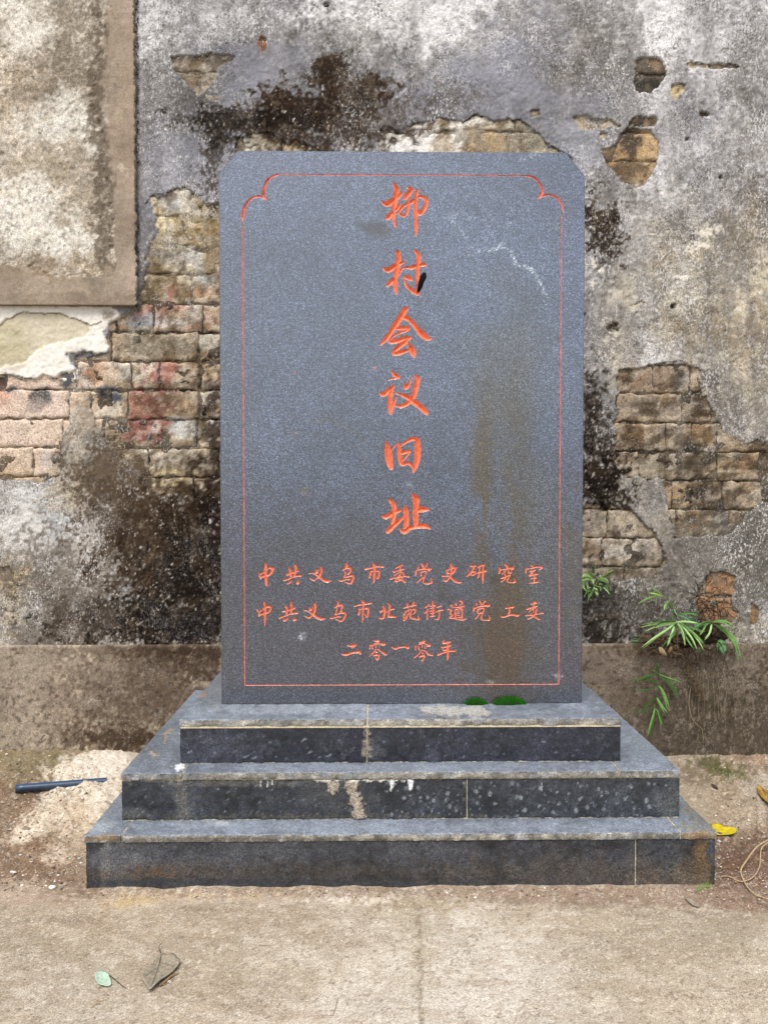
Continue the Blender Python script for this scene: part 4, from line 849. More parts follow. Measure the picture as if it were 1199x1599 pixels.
SMALL = [
 (395,[[(130,330,12),(145,390,20),(165,430,22)],[(165,350,16),(260,290,18),(330,225,18),(400,230,28),(410,270,25),(350,360,22),(280,380,18),(170,415,20)],[(265,140,22),(265,250,26),(270,400,28),(275,500,30),(285,592,14)]]),
 (395,[[(755,220,18),(780,300,25),(790,395,22)],[(870,165,18),(890,210,24),(875,330,20),(850,395,16)],[(710,362,24),(800,330,18),(942,285,18)],[(640,477,16),(720,462,16),(860,402,14),(995,385,20)],[(815,482,6),(770,522,20),(725,547,18)],[(940,475,12),(935,532,34)]]),
 (470,[[(312,262,12),(325,312,28),(367,248,6)],[(405,205,12),(425,260,26),(400,360,25),(340,430,16),(270,482,14),(180,430,6)],[(168,340,8),(260,335,12),(370,402,18),(480,482,28),(560,502,26),(642,488,6)]]),
 (470,[[(935,128,14),(950,185,28),(920,235,20)],[(880,262,20),(950,225,18),(1020,232,25),(1030,282,22),(985,345,20)],[(920,300,14),(918,370,16),(900,415,14),(990,400,14),(1070,385,18),(1085,430,22),(1065,490,22),(1030,548,16),(915,518,5)],[(795,482,16),(850,490,16),(930,465,14),(1005,460,18)]]),
 (545,[[(500,132,14),(520,172,28)],[(340,245,20),(450,227,14),(580,195,14),(705,195,20)],[(450,290,18),(440,360,22),(425,420,20)],[(450,302,10),(530,290,10),(612,290,22),(625,350,18),(597,440,20),(565,400,6)],[(520,172,22),(528,300,22),(520,430,24),(512,545,6)]]),
 (545,[[(970,232,10),(1060,182,16),(1112,160,16)],[(910,288,10),(935,305,14),(1020,280,11),(1142,248,10)],[(1066,190,11),(1062,380,11)],[(950,375,12),(1050,305,11)],[(1075,300,8),(1130,325,14)],[(860,450,16),(1000,420,11),(1140,400,12),(1245,402,16)],[(1050,370,11),(990,440,13),(960,500,14),(1050,485,12),(1120,440,10),(1130,335,11)],[(990,442,12),(1080,462,14),(1170,522,15)]]),
 (620,[[(510,138,12),(540,185,20),(548,240,18)],[(628,130,16),(600,185,13),(580,232,11)],[(447,190,18),(432,245,13)],[(385,290,16),(385,372,16)],[(400,292,10),(480,252,12),(600,250,13),(702,242,20),(650,282,10)],[(490,320,14),(500,382,16)],[(500,312,9),(600,290,13),(598,345,12)],[(580,378,13),(500,450,14),(418,522,10)],[(568,412,13),(535,500,14),(570,545,12),(650,547,15),(716,525,16),(705,440,8)]]),
 (690,[[(180,138,16),(195,225,22),(192,330,20),(150,432,15),(90,492,17),(20,485,10)],[(95,268,14),(112,332,18)],[(100,282,10),(180,240,14),(272,217,20),(250,300,20),(190,342,14),(110,322,12)],[(5,392,14),(100,397,11),(180,382,11)],[(105,372,10),(190,432,18),(270,502,22),(340,522,20),(402,525,12)]]),
 (690,[[(580,182,16),(630,188,20),(690,178,16)],[(672,190,18),(620,290,18),(570,350,20),(515,400,16)],[(540,268,12),(547,292,12)],[(600,330,10),(620,372,14),(680,352,14),(682,300,16),(612,310,10)],[(752,202,12),(830,162,22),(872,170,18)],[(735,332,12),(820,302,14),(912,290,16)],[(780,210,13),(770,330,15),(762,390,17),(738,432,10)],[(852,180,15),(850,320,22),(845,450,20),(850,552,6)]]),
 (770,[[(232,148,14),(290,202,18),(270,232,12)],[(130,230,18),(125,325,20)],[(150,262,9),(280,242,12),(412,225,22),(372,262,12)],[(258,242,13),(230,302,13),(182,350,12)],[(310,262,14),(322,322,16),(372,322,12)],[(158,440,12),(250,410,13),(342,370,17),(300,450,16),(290,502,14),(340,525,12),(450,512,18),(430,442,8)],[(232,330,13),(252,420,14),(220,470,15),(162,512,12)]]),
 (770,[[(790,168,14),(832,212,18)],[(680,240,17),(672,322,16)],[(700,242,9),(800,230,11),(920,202,11),(1015,215,19),(955,255,10)],[(758,302,11),(870,268,16)],[(842,280,11),(790,342,13),(742,388,13),(830,368,11),(922,350,16)],[(850,350,15),(850,440,17),(845,532,12)],[(780,447,9),(902,430,11)],[(758,537,12),(932,515,16)]]),
 (395,[[(80,1088,8),(120,1140,17),(130,1212,20)],[(118,1150,14),(200,1092,15),(300,1030,18),(360,1042,24),(370,1082,22),(310,1150,19),(200,1182,15),(130,1217,16)],[(240,940,20),(255,1040,25),(250,1180,22),(250,1300,20),(248,1430,5)]]),
 (395,[[(680,1018,16),(710,1080,24),(702,1165,20)],[(795,943,20),(802,1050,22),(790,1162,16)],[(618,1130,12),(720,1110,18),(872,1055,18)],[(560,1262,20),(640,1232,15),(780,1182,13),(928,1160,18)],[(735,1267,6),(690,1302,20),(650,1312,22),(638,1282,10)],[(858,1255,12),(862,1297,30),(902,1300,12)]]),
 (470,[[(180,1050,14),(205,1097,26),(242,1038,6)],[(288,980,24),(290,1080,24),(260,1182,20),(190,1252,14),(140,1257,14),(82,1220,6)],[(62,1110,6),(150,1122,12),(250,1192,18),(350,1262,26),(430,1287,25),(502,1280,6)]]),
 (470,[[(765,923,15),(765,990,17),(700,1060,8)],[(708,1045,12),(780,1010,13),(850,1000,22),(852,1060,18),(830,1132,18)],[(748,1040,12),(740,1120,13),(715,1192,14),(800,1170,13),(900,1160,18),(928,1192,18),(890,1282,18),(830,1332,14),(720,1290,5)],[(608,1265,10),(660,1270,17),(740,1242,13),(832,1240,12)]]),
 (545,[[(265,903,18),(302,942,24)],[(108,1020,10),(250,985,15),(350,975,13),(462,955,18)],[(205,1078,15),(215,1130,19),(200,1192,17)],[(215,1082,10),(300,1075,10),(380,1060,20),(400,1100,20),(392,1200,20),(375,1247,15),(325,1190,6)],[(300,950,18),(290,1100,18),(280,1250,19),(282,1355,6)]]),
 (545,[[(708,1018,16),(735,1080,24),(730,1200,22),(710,1265,22),(650,1267,20),(628,1250,8)],[(635,1132,10),(700,1110,13)],[(648,1162,6),(692,1140,8)],[(758,1160,5),(850,1100,9),(932,1080,14)],[(820,968,16),(845,1020,20),(830,1130,20),(820,1232,20),(880,1237,18),(962,1240,22)]]),
 (620,[[(143,1055,15),(260,1020,14),(392,995,14)],[(213,968,15),(230,1050,14)],[(342,935,20),(310,1032,11)],[(292,1080,9),(200,1120,12),(138,1192,13)],[(250,1122,11),(210,1222,16),(152,1302,22),(130,1288,14),(170,1192,10)],[(290,1110,10),(340,1085,15),(382,1092,18),(370,1150,14),(318,1192,8)],[(300,1102,11),(270,1200,15),(290,1265,17),(370,1282,14),(450,1292,20),(435,1230,8)]]),
 (620,[[(672,980,13),(600,1040,14),(573,1050,9)],[(642,1070,13),(600,1140,14),(557,1165,9)],[(625,1120,15),(625,1285,13)],[(735,918,17),(740,1060,20),(735,1215,15)],[(680,1022,7),(790,1010,13)],[(690,1062,8),(770,1060,11)],[(680,1122,10),(780,1110,11)],[(690,1172,9),(780,1160,9)],[(680,1237,9),(787,1220,13)],[(828,1042,11),(912,1015,16)],[(800,1152,7),(860,1112,11),(952,1095,16)],[(870,1122,13),(875,1220,16),(850,1292,13),(778,1290,6)]]),
 (690,[[(368,908,18),(422,932,18)],[(285,968,20),(300,1002,13)],[(178,1000,12),(215,1012,12)],[(195,1042,10),(300,1042,11),(462,1020,14)],[(422,960,14),(368,1000,12)],[(265,1090,15),(273,1180,17),(275,1250,15)],[(280,1082,9),(350,1075,11),(415,1070,17),(415,1150,17),(410,1260,17)],[(300,1120,6),(370,1115,6)],[(300,1162,5),(370,1157,5)],[(300,1210,6),(370,1205,6)],[(280,1255,9),(400,1250,9)],[(122,1085,13),(190,1100,17),(170,1170,15),(220,1200,15),(158,1260,15),(250,1270,13),(350,1295,15),(440,1300,15),(512,1275,5)]]),
 (690,[[(778,900,13),(810,960,16),(820,1002,12)],[(902,908,16),(860,960,11),(840,1002,8)],[(715,968,20),(720,1002,10)],[(655,1058,20),(655,1112,20)],[(670,1070,10),(760,1032,13),(880,1012,15),(982,1000,20),(940,1032,10)],[(735,1080,12),(750,1162,15),(850,1142,12),(867,1060,13),(750,1080,9)],[(790,1162,13),(740,1230,13),(683,1292,8)],[(850,1152,11),(810,1270,14),(850,1305,10),(930,1307,13),(990,1295,16),(975,1210,6)]]),
 (770,[[(258,1062,14),(340,1050,17),(412,1035,22)],[(330,1070,17),(335,1120,20),(320,1182,16)],[(163,1230,14),(200,1245,15),(300,1217,14),(400,1197,14),(500,1215,22),(537,1195,8)]]),
 (770,[[(860,928,17),(840,1000,15),(830,1142,7)],[(768,980,7),(892,950,14)],[(700,1082,19),(810,1047,13),(912,1020,14)],[(830,1062,9),(738,1142,9)],[(840,1062,9),(912,1082,13),(880,1122,11)],[(668,1215,11),(800,1202,12),(900,1180,11),(1032,1165,15)],[(890,1112,13),(860,1192,17),(800,1250,13),(718,1290,8)],[(790,1162,11),(830,1220,15),(952,1292,20)]]),
]
CH = [G12(ox, 870, s, q) for ox, s in SMALL]
CH += [
 G12(525, 990, [[(220,215,12),(280,222,20),(352,205,28),(300,258,10)],[(108,375,10),(182,387,20),(300,352,18),(420,332,24),(452,365,20)]]),
 G12(525, 990, [[(708,130,11),(792,125,18)],[(722,172,9),(790,160,10)],[(650,215,8),(700,200,9),(800,180,9),(902,190,22),(850,202,12)],[(630,200,11),(630,272,11)],[(670,210,13),(682,272,11)],[(740,180,9),(745,242,9)],[(802,190,9),(800,222,9)],[(745,277,11),(680,360,12),(618,417,7)],[(780,282,9),(850,332,14),(920,382,18),(947,375,10)],[(740,335,13),(772,340,9)],[(698,400,11),(790,390,17),(792,430,14),(770,472,22),(738,440,9)]]),
 G12(525, 990, [[(1043,245,10),(1110,275,18),(1180,250,14),(1300,240,15),(1342,252,28)]]),
 G12(620, 990, [[(415,160,9),(502,138,20)],[(410,190,9),(500,172,9),(560,202,11),(612,207,24),(560,227,11)],[(345,218,11),(345,292,11)],[(390,220,11),(412,292,11)],[(470,200,11),(465,252,9)],[(520,220,9),(532,262,9)],[(450,310,11),(400,382,12),(328,437,11)],[(460,307,8),(530,320,11),(590,382,14),(667,400,11)],[(470,350,11),(492,362,11)],[(418,425,11),(500,402,15),(510,430,13),(470,492,20)]]),
 G12(620, 990, [[(880,108,10),(860,162,18),(910,165,15),(992,150,13)],[(828,250,11),(920,237,13),(1002,215,11)],[(860,252,10),(870,302,17),(932,290,11)],[(768,387,20),(860,352,13),(980,322,11),(1087,320,15)],[(952,150,15),(945,300,22),(945,420,20),(942,492,6)]]),
]
ALLCH = BIG + CH
def catmull(pts, n=5):
    out = []
    for i in range(len(pts)-1):
        p0 = pts[max(i-1, 0)]; p1 = pts[i]; p2 = pts[i+1]; p3 = pts[min(i+2, len(pts)-1)]
        for k in range(n):
            t = k/n
            out.append(tuple(.5*((2*p1[a])+(-p0[a]+p2[a])*t+(2*p0[a]-5*p1[a]+4*p2[a]-p3[a])*t*t+(-p0[a]+3*p1[a]-3*p2[a]+p3[a])*t**3) for a in range(3)))
    out.append(pts[-1]); return out
def depth_field(gxp, gyp, strokes, k=.62, cap=2.6):
    D = np.full(gxp.shape, -1.0)
    for s in strokes:
        c = catmull(s)
        for (ax, ay, ar), (bx, by, br) in zip(c[:-1], c[1:]):
            ar = max(ar, .2); br = max(br, .2)
            m = max(ar, br)+1.5
            i = np.nonzero((gxp > min(ax, bx)-m) & (gxp < max(ax, bx)+m) & (gyp > min(ay, by)-m) & (gyp < max(ay, by)+m))
            if not i[0].size: continue
            X, Y_ = gxp[i], gyp[i]; ex, ey = bx-ax, by-ay; t = np.clip(((X-ax)*ex+(Y_-ay)*ey)/(ex*ex+ey*ey+1e-9), 0, 1)
            d = (ar+(br-ar)*t)-np.hypot(X-ax-ex*t, Y_-ay-ey*t); D[i] = np.maximum(D[i], d)
    return D
PXM = YS/FPX
rects = []       # finely divided patches (px): x0,x1,y0,y1, strokes
for s in ALLCH:
    xs = [p[0]+a*p[2] for st in s for p in st for a in (-1, 1)]; ys = [p[1]+a*p[2] for st in s for p in st for a in (-1, 1)]
    rects.append([min(xs)-1, max(xs)+1, min(ys)-1, max(ys)+1, [s]])
# corner scallops of the border, left and right
cornL = [[(435.5,272.3,1.2),(425,275.5,1.9),(417,283,2.3),(413,293,2.6),(411.6,303,3.0),(413,308,2.4)],[(417.5,312,.8),(411,308,1.8),(402,306.5,1.5),(394,309,1.8),(386.5,316,2.0),(381.5,326,2.6),(379.5,336,2.9),(379.3,345,1.0)]]
cornR = [[(820,274.3,1.2),(830,276,1.9),(838,281,2.0),(843,288,2.0),(846,297,2.2),(845.5,302,2.8),(842.5,308,2.0)],[(839.3,309.8,.8),(846,306,1.6),(857,304.2,1.6),(867,307.5,1.8),(874,314,1.8),(877.5,322,1.6),(878.3,330,1.0)]]
rects.append([374, 438, 268, 348, cornL]); rects.append([818, 880.5, 268, 334, cornR])
# straight border lines, as narrow channels between the patches
hl = dict(); LW = .9
border_rects = [(438, 818, 273.2-LW, 273.2+LW)]
# stele face cells are laid out in metres so that every patch meets its neighbours
def rect_w(r):
    x0, z1_ = S2W(r[0], (r[2]+r[3])/2)[0], S2W((r[0]+r[1])/2, r[2])[1]; x1, z0 = S2W(r[1], (r[2]+r[3])/2)[0], S2W((r[0]+r[1])/2, r[3])[1]
    return x0, x1, z0, z1_
chp = [rect_w(r)+(r[4],) for r in rects]
# border centre lines in metres
bxl = (S2W(379.5, 345)[0]+S2W(381.8, 1060)[0])/2; bxr = (S2W(878.3, 330)[0]+S2W(870, 1060)[0])/2
bzt = S2W(620, 273.2)[1]; bzb = S2W(620, 1069)[1]; hw = .85*PXM
cl, cr2 = chp[-2], chp[-1]
lines = [(bxl-hw, bxl+hw, bzb-hw, cl[2]), (bxr-hw, bxr+hw, bzb-hw, cr2[2]), (cl[1], cr2[0], bzt-hw, bzt+hw), (bxl+hw, bxr-hw, bzb-hw, bzb+hw)]
# paint of the face
M_STRIP = M_REDLINE
def stele_paint(P):
    P.c[:] = hexc('#4b566a'); x, y = P.x, P.y
    P.var(.03, 140, 3, 201); P.var(.02, 25, 3, 202)
    b = P.blob; L = P.line
    n = fbm(x, y, 70, 4, 231); P.mix(slice(None), np.clip(sst(700, 1000, y+28*n)*.62, 0, 1), '#3a393e'); P.mix(slice(None), .35*sst(430, 360, x+14*n)*sst(300, 500, y), '#454a55')  # darker lower face: the weaker sky reflection there is mixed into the colour
    # brown water stain running down the right
    st = sst(744, 776, x-(1070-y)*-.012-10*np.sin(y/150)+ (y-480)*.028)*sst(850, 806, x+(y-480)*.02)*sst(470, 760, y)
    st *= .62+.22*fbm(x, y, 26, 4, 205, sy=120)+.10*fbm(x, y, 7, 3, 206)
    st *= sst(.0, .5, .5+.35*fbm(x, y, 14, 3, 207, sy=60)+.8*np.exp(-((x-790)/26.0)**2))
    P.mix(slice(None), np.clip(st, 0, .85)*sst(1095, 1040, y), '#463b2c')
    b(845,860,30,160,'#4a4740',.35,.7,.3,50); b(895,880,14,90,'#4b4840',.6,.6,.3,20); b(780,1030,40,60,'#403326',.6,.6,.4,20); b(790,1010,30,30,'#48372a',.5,.6,.3,14); b(785,1085,50,12,'#403a33',.5,.6)
    b(800,560,50,120,'#48473f',.4,.8,.3,60)
    b(584,356,24,11,'#26282b',.9,.35,.2,10,rot=14); b(592,362,16,9,'#3a3c3f',.6,.3,.2,8,rot=20)
    P.poly([(657,428),(664,425),(666,432),(661,440),(658,450),(652,456),(653,440)], '#16181e', .95, 1.2, .6, 5)
    b(780,902,15,7,'#33322c',.85,.3,.2,8,rot=-14); b(690,925,12,12,'#33322e',.5,.4,.3,8)
    L([(700,340),(712,352),(722,362),(730,372)], 1.6, '#8d99a6', .7, 3, 12, 2.5); L([(740,320),(756,330),(768,350)], 1.4, '#8d99a6', .65, 3, 12, 2)
    L([(765,388),(785,386),(797,396),(806,412),(825,418),(838,432),(846,448),(852,465)], 1.5, '#b3bec9', .85, 1.3, 8, 1.2)
    L([(768,300),(785,314),(800,330)], 1, '#a0adba', .55, 4, 12, 2); L([(740,390),(765,388)], 2, '#8d9cac', .4, 4, 12, 2); L([(852,465),(858,500),(872,520)], .9, '#8d9aa6', .35, 3, 10, 2); L([(785,285),(830,330)], .8, '#8f9cab', .3, 6, 12, 2)
    L([(765,388),(745,392),(728,402)], 1.0, '#9aa7b4', .6, 2, 9, 1.2); L([(780,387),(790,372),(792,352),(806,340)], .9, '#98a5b2', .5, 2, 9, 1.2); L([(830,424),(842,416),(856,418)], .8, '#98a5b2', .45, 2, 9, 1); L([(700,340),(716,332),(735,338),(756,345),(770,366),(782,384)], 1.0, '#98a5b2', .5, 2, 9, 1.4)
    L([(650,455),(672,480),(680,496)], .8, '#95a3b3', .4, 2)
    b(834,242,8,4,'#93a0ab',.5,.5,.5,4); b(815,248,4,3,'#93a0ab',.5); b(472,996,6,5,'#8f949c',.8,.3,.4,4); b(476,768,7,5,'#5e574a',.7,.4,.3,5); b(470,994,3,5,'#a3a7ad',.6)
    L([(492,655),(515,655),(535,662),(556,676),(567,694),(571,712),(570,728)], 1.0, '#5c4f38', .6, 2, 10, 1.5); b(460,678,3,2,'#86664a',.8); b(460,582,2,2,'#a8553f',.8); b(478,350,2,2,'#a88866',.6); b(585,575,2,1.5,'#b86a50',.8)
    b(870,1055,6,5,'#a7abb0',.6,.4,.5,3,.3); b(640,757,5,3,'#8e929a',.6); b(765,1066,6,4,'#878d90',.5)
    b(620,1096,260,2.5,'#44474c',.4,.5); P.line([(347,1099),(905,1099)], 1, '#3b3a38', .5, .5)
xc = sorted(set([SL, SR, SL+CHX, SR-CHX] + [v for r in chp for v in r[:2]] + [v for r in lines for v in r[:2]]))
zc = sorted(set([SB, ST, ST-CHZ] + [v for r in chp for v in r[2:4]] + [v for r in lines for v in r[2:4]]))
holes_ = [r[:4] for r in chp]+lines
parts_co, parts_q = [], []; off = 0
XC, ZC = np.array(xc), np.array(zc)
occ = np.zeros((len(zc)-1, len(xc)-1), bool)
for r in holes_:
    i0 = np.argmin(abs(XC-r[0])); i1 = np.argmin(abs(XC-r[1])); j0 = np.argmin(abs(ZC-r[2])); j1 = np.argmin(abs(ZC-r[3])); occ[j0:j1, i0:i1] = True
STEP = 3.2*PXM
def addgrid(X, Z, Yv_):
    global off
    parts_co.append(np.stack([X.ravel(), Yv_.ravel() if hasattr(Yv_, 'ravel') else np.full(X.size, Yv_), Z.ravel()], 1))
    parts_q.append(gridquads(X.shape[1], X.shape[0], off)); off += X.size
done = occ.copy()
cxi = [np.argmin(abs(XC-(SL+CHX))), np.argmin(abs(XC-(SR-CHX)))]; czi = np.argmin(abs(ZC-(ST-CHZ)))
done[czi:, :cxi[0]] = True; done[czi:, cxi[1]:] = True
for j in range(done.shape[0]):
    i = 0
    while i < done.shape[1]:
        if done[j, i]: i += 1; continue
        i1 = i
        while i1 < done.shape[1] and not done[j, i1]: i1 += 1
        j1 = j+1
        while j1 < done.shape[0] and not done[j1, i:i1].any() : j1 += 1
        done[j:j1, i:i1] = True
        x0, x1_, z0, z1_ = XC[i], XC[i1], ZC[j], ZC[j1]
        X, Z = np.meshgrid(np.linspace(x0, x1_, max(2, int((x1_-x0)/STEP)+1)), np.linspace(z0, z1_, max(2, int((z1_-z0)/STEP)+1)))
        addgrid(X, Z, YS); i = i1
# clipped corners
for sgn in (0, 1):
    t = np.linspace(0, 1, 14); u = np.linspace(0, 1, 14); U, T = np.meshgrid(u, t); Z = ST-CHZ+CHZ*T
    if sgn == 0: X = (SL+CHX*T)+(CHX*(1-T))*U
    else: X = (SR-CHX)+(CHX*(1-T))*U
    addgrid(X, Z, YS)
# carved patches
DK_ = 1.0*PXM
for n, r in enumerate(chp):
    x0, x1_, z0, z1_, strokes = r; cs = (.62 if n >= 6 else .8)*PXM
    nx = int((x1_-x0)/cs)+2; nz = int((z1_-z0)/cs)+2
    X, Z = np.meshgrid(np.linspace(x0, x1_, nx), np.linspace(z0, z1_, nz))
    px, py = proj(np.stack([X.ravel(), np.full(X.size, YS), Z.ravel()], 1)); px = px.reshape(X.shape); py = py.reshape(X.shape)
    if n >= len(chp)-2: strokes = [strokes]
    D = depth_field(px, py, strokes[0])
    Yd = YS + np.maximum(D, 0)*DK_ + (D > 0)*.0003
    cen = (D[:-1, :-1]+D[1:, :-1]+D[:-1, 1:]+D[1:, 1:])/4
    inside = (cen > 0).ravel()
    co = np.stack([X.ravel(), Yd.ravel(), Z.ravel()], 1); Q = gridquads(nx, nz)
    # stone outside
    qo = Q[~inside]; parts_co.append(co); parts_q.append(qo+off); off += len(co)
    qi = Q[inside]; used, inv = np.unique(qi, return_inverse=True)
    nm = 'engraved_character' if n < len(chp)-2 else 'border_corner'
    o = mesh_np(nm, co[used], inv.reshape(-1, 4), M_RED if n < len(chp)-2 else M_REDLINE, None, None, False); child(o, stele)
co = np.vstack(parts_co); Q = np.vstack(parts_q)
# body behind the face
bv = .003
ol = [(SL, SB), (SR, SB), (SR, ST-CHZ), (SR-CHX, ST), (SL+CHX, ST), (SL, ST-CHZ)]
cx_, cz_ = (SL+SR)/2, (SB+ST)/2
def ofs(p, d): return (p[0]+d*(1 if p[0] > cx_ else -1), p[1]+d*(1 if p[1] > cz_ else 0))
rings = [[(p[0], YS, p[1]) for p in ol], [(ofs(p, .0022)[0], YS+.0028, ofs(p, .0022)[1]) for p in ol], [(ofs(p, .0022)[0], YS+STH, ofs(p, .0022)[1]) for p in ol]]
n0 = len(co); ex = [p for r in rings for p in r]; co = np.vstack([co, np.array(ex)])
eq = []
for k in range(2):
    for i in range(6): eq.append((n0+k*6+i, n0+k*6+6+i, n0+k*6+6+(i+1) % 6, n0+k*6+(i+1) % 6))
eq.append((n0+12, n0+13, n0+14, n0+17)); eq.append((n0+14, n0+15, n0+16, n0+17))
eq = [tuple(reversed(t)) for t in eq]
Q = np.vstack([Q, np.array(eq)])
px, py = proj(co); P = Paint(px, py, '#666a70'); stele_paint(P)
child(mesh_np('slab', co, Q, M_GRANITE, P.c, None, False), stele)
# straight engraved lines: V-shaped channels filling the gaps
for (x0, x1_, z0, z1_) in lines:
    vert = (z1_-z0) > (x1_-x0)
    n = 60; t = np.linspace(0, 1, n); v = []
    for k in range(n):
        if vert:
            z = z0+(z1_-z0)*t[k]; v += [(x0, YS+.0001, z), ((x0+x1_)/2, YS+hw*.9, z), (x1_, YS+.0001, z)]
        else:
            xx = x0+(x1_-x0)*t[k]; v += [(xx, YS+.0001, z0), (xx, YS+hw*.9, (z0+z1_)/2), (xx, YS+.0001, z1_)]
    qq = gridquads(3, n) if vert else gridquads(3, n, flip=True)
    child(mesh_np('border_line', v, qq, M_REDLINE, None, None, False), stele)

# dull black smear beside the second large character
_o = [(653,441),(656,431),(661,425),(665,426),(666,433),(662,441),(659,449),(655,455),(651,457),(652,449)]
_v = [onY(x, y, YS-.0005) for x, y in _o]; _c = sum(_v)/len(_v)+np.array([0, -.0006, 0]); _n = len(_v)
_v2 = _v+[_c]+[p+np.array([0, .0007, 0]) for p in _v]
child(mesh_np('black_smear', _v2, [(i, _n+1+i, _n+1+(i+1) % _n, (i+1) % _n) for i in range(_n)], mat('dull_black', .95, .05, '#14161b'), None, None, True, tris=[(_n, i, (i+1) % _n) for i in range(_n)]), stele)

# ================================================================== MOSS, PIPE, PLANTS, LEAVES
def moss(cx, cy, rx, ry, label):
    """cushion of short green shoots at the foot of the tablet"""
    root = empty('moss_cushion', tuple(onY(cx, 1099, YS-.004)), label, 'moss', 'moss cushions at the foot of the tablet')
    c = onY(cx, 1100, YS-.006); wx_ = rx*PXM; h = ry*PXM
    rg = random.Random(int(cx)); v, t, cl = [], [], []
    n1, n2 = 28, 10
    for j in range(n2+1):
        for i in range(n1):
            a = i/n1*2*math.pi; e = j/n2*math.pi/2
            s_ = 1+.10*math.sin(3*a+cx)+.09*math.sin(7*a+cx*2)+rg.uniform(-.05, .05)
            v.append((c[0]+wx_*math.cos(a)*math.cos(e)*s_, c[1]-.003+.011*math.sin(a)*math.cos(e)*s_, z3-.001+h*math.sin(e)*(1+rg.uniform(-.08, .08))))
    q_ = [(j*n1+i, j*n1+(i+1) % n1, (j+1)*n1+(i+1) % n1, (j+1)*n1+i) for j in range(n2) for i in range(n1)]
    child(mesh_np('moss_mound', v, q_, mat('moss_dark', .95, .1, '#1f4c12', grain=((900, .5),)), None), root)
    v2, t2 = [], []
    for k in range(2600):
        a = rg.uniform(0, 2*math.pi); e = math.asin(rg.uniform(0, 1)); s_ = 1+.10*math.sin(3*a+cx)+.09*math.sin(7*a+cx*2)
        d = np.array([math.cos(a)*math.cos(e)*s_, math.sin(a)*math.cos(e)*s_, math.sin(e)])
        p = np.array([c[0]+wx_*d[0], c[1]-.003+.011*d[1], z3-.001+h*d[2]])
        L = rg.uniform(.0015, .0062); dd = d*[1, 1.2, 1]+np.array([rg.uniform(-.5, .5), rg.uniform(-.5, .5), rg.uniform(-.1, .6)]); dd /= np.linalg.norm(dd)
        s = np.cross(dd, [rg.uniform(-1, 1), rg.uniform(-1, 1), rg.uniform(-1, 1)]); s /= np.linalg.norm(s)+1e-6
        n0 = len(v2); v2 += [p-s*.0005, p+s*.0005, p+dd*L]; t2.append((n0, n0+1, n0+2))
    o = mesh_np('moss_shoots', v2, np.zeros((0, 4)), mat('moss_green', .85, .12, '#30701c', grain=((500, .7),), trans=0), None, None, False, tris=t2)
    o['kind'] = 'stuff'; child(o, root)
moss(742, 1096, 16, 9, 'small low cushion of green moss, the left one at the foot of the tablet')
moss(794, 1096, 24, 12, 'larger cushion of green moss with pale bits at its rim, right of the smaller one')

def tube(name, pts, radii, m, parent=None, sides=6, n=4, closed_end=True):
    """pts in world metres"""
    if n > 1 and len(pts) > 2:
        c = catmull([tuple(p) for p in pts], n); rr = [np.interp(i/(len(c)-1), np.linspace(0, 1, len(radii)), radii) for i in range(len(c))]
    else: c = pts; rr = list(np.interp(np.linspace(0, 1, len(c)), np.linspace(0, 1, len(radii)), radii))
    v, q_ = [], []
    for i, p in enumerate(c):
        p = np.array(p); t = np.array(c[min(i+1, len(c)-1)])-np.array(c[max(i-1, 0)]); t = t/(np.linalg.norm(t)+1e-9)
        a = np.cross(t, [.1, 1, .2]); a /= np.linalg.norm(a)+1e-9; b2 = np.cross(t, a)
        for k in range(sides):
            an = 2*math.pi*k/sides; v.append(p+(a*math.cos(an)+b2*math.sin(an))*rr[i])
    for i in range(len(c)-1):
        for k in range(sides): q_.append((i*sides+k, i*sides+(k+1) % sides, (i+1)*sides+(k+1) % sides, (i+1)*sides+k))
    o = mesh_np(name, v, q_, m, None)
    if parent: child(o, parent)
    return o
def merged_tubes(name, lst, m, parent, sides=4):
    v, q_ = [], []
    for pts, radii in lst:
        c = catmull([tuple(p) for p in pts], 4); rr = np.interp(np.linspace(0, 1, len(c)), np.linspace(0, 1, len(radii)), radii); n0 = len(v)
        for i, p in enumerate(c):
            p = np.array(p); t = np.array(c[min(i+1, len(c)-1)])-np.array(c[max(i-1, 0)]); t = t/(np.linalg.norm(t)+1e-9)
            a = np.cross(t, [.1, 1, .2]); a /= np.linalg.norm(a)+1e-9; b2 = np.cross(t, a)
            for k in range(sides):
                an = 2*math.pi*k/sides; v.append(p+(a*math.cos(an)+b2*math.sin(an))*rr[i])
        for i in range(len(c)-1):
            for k in range(sides): q_.append((n0+i*sides+k, n0+i*sides+(k+1) % sides, n0+(i+1)*sides+(k+1) % sides, n0+(i+1)*sides+k))
    o = mesh_np(name, v, q_, m, None); child(o, parent); return o

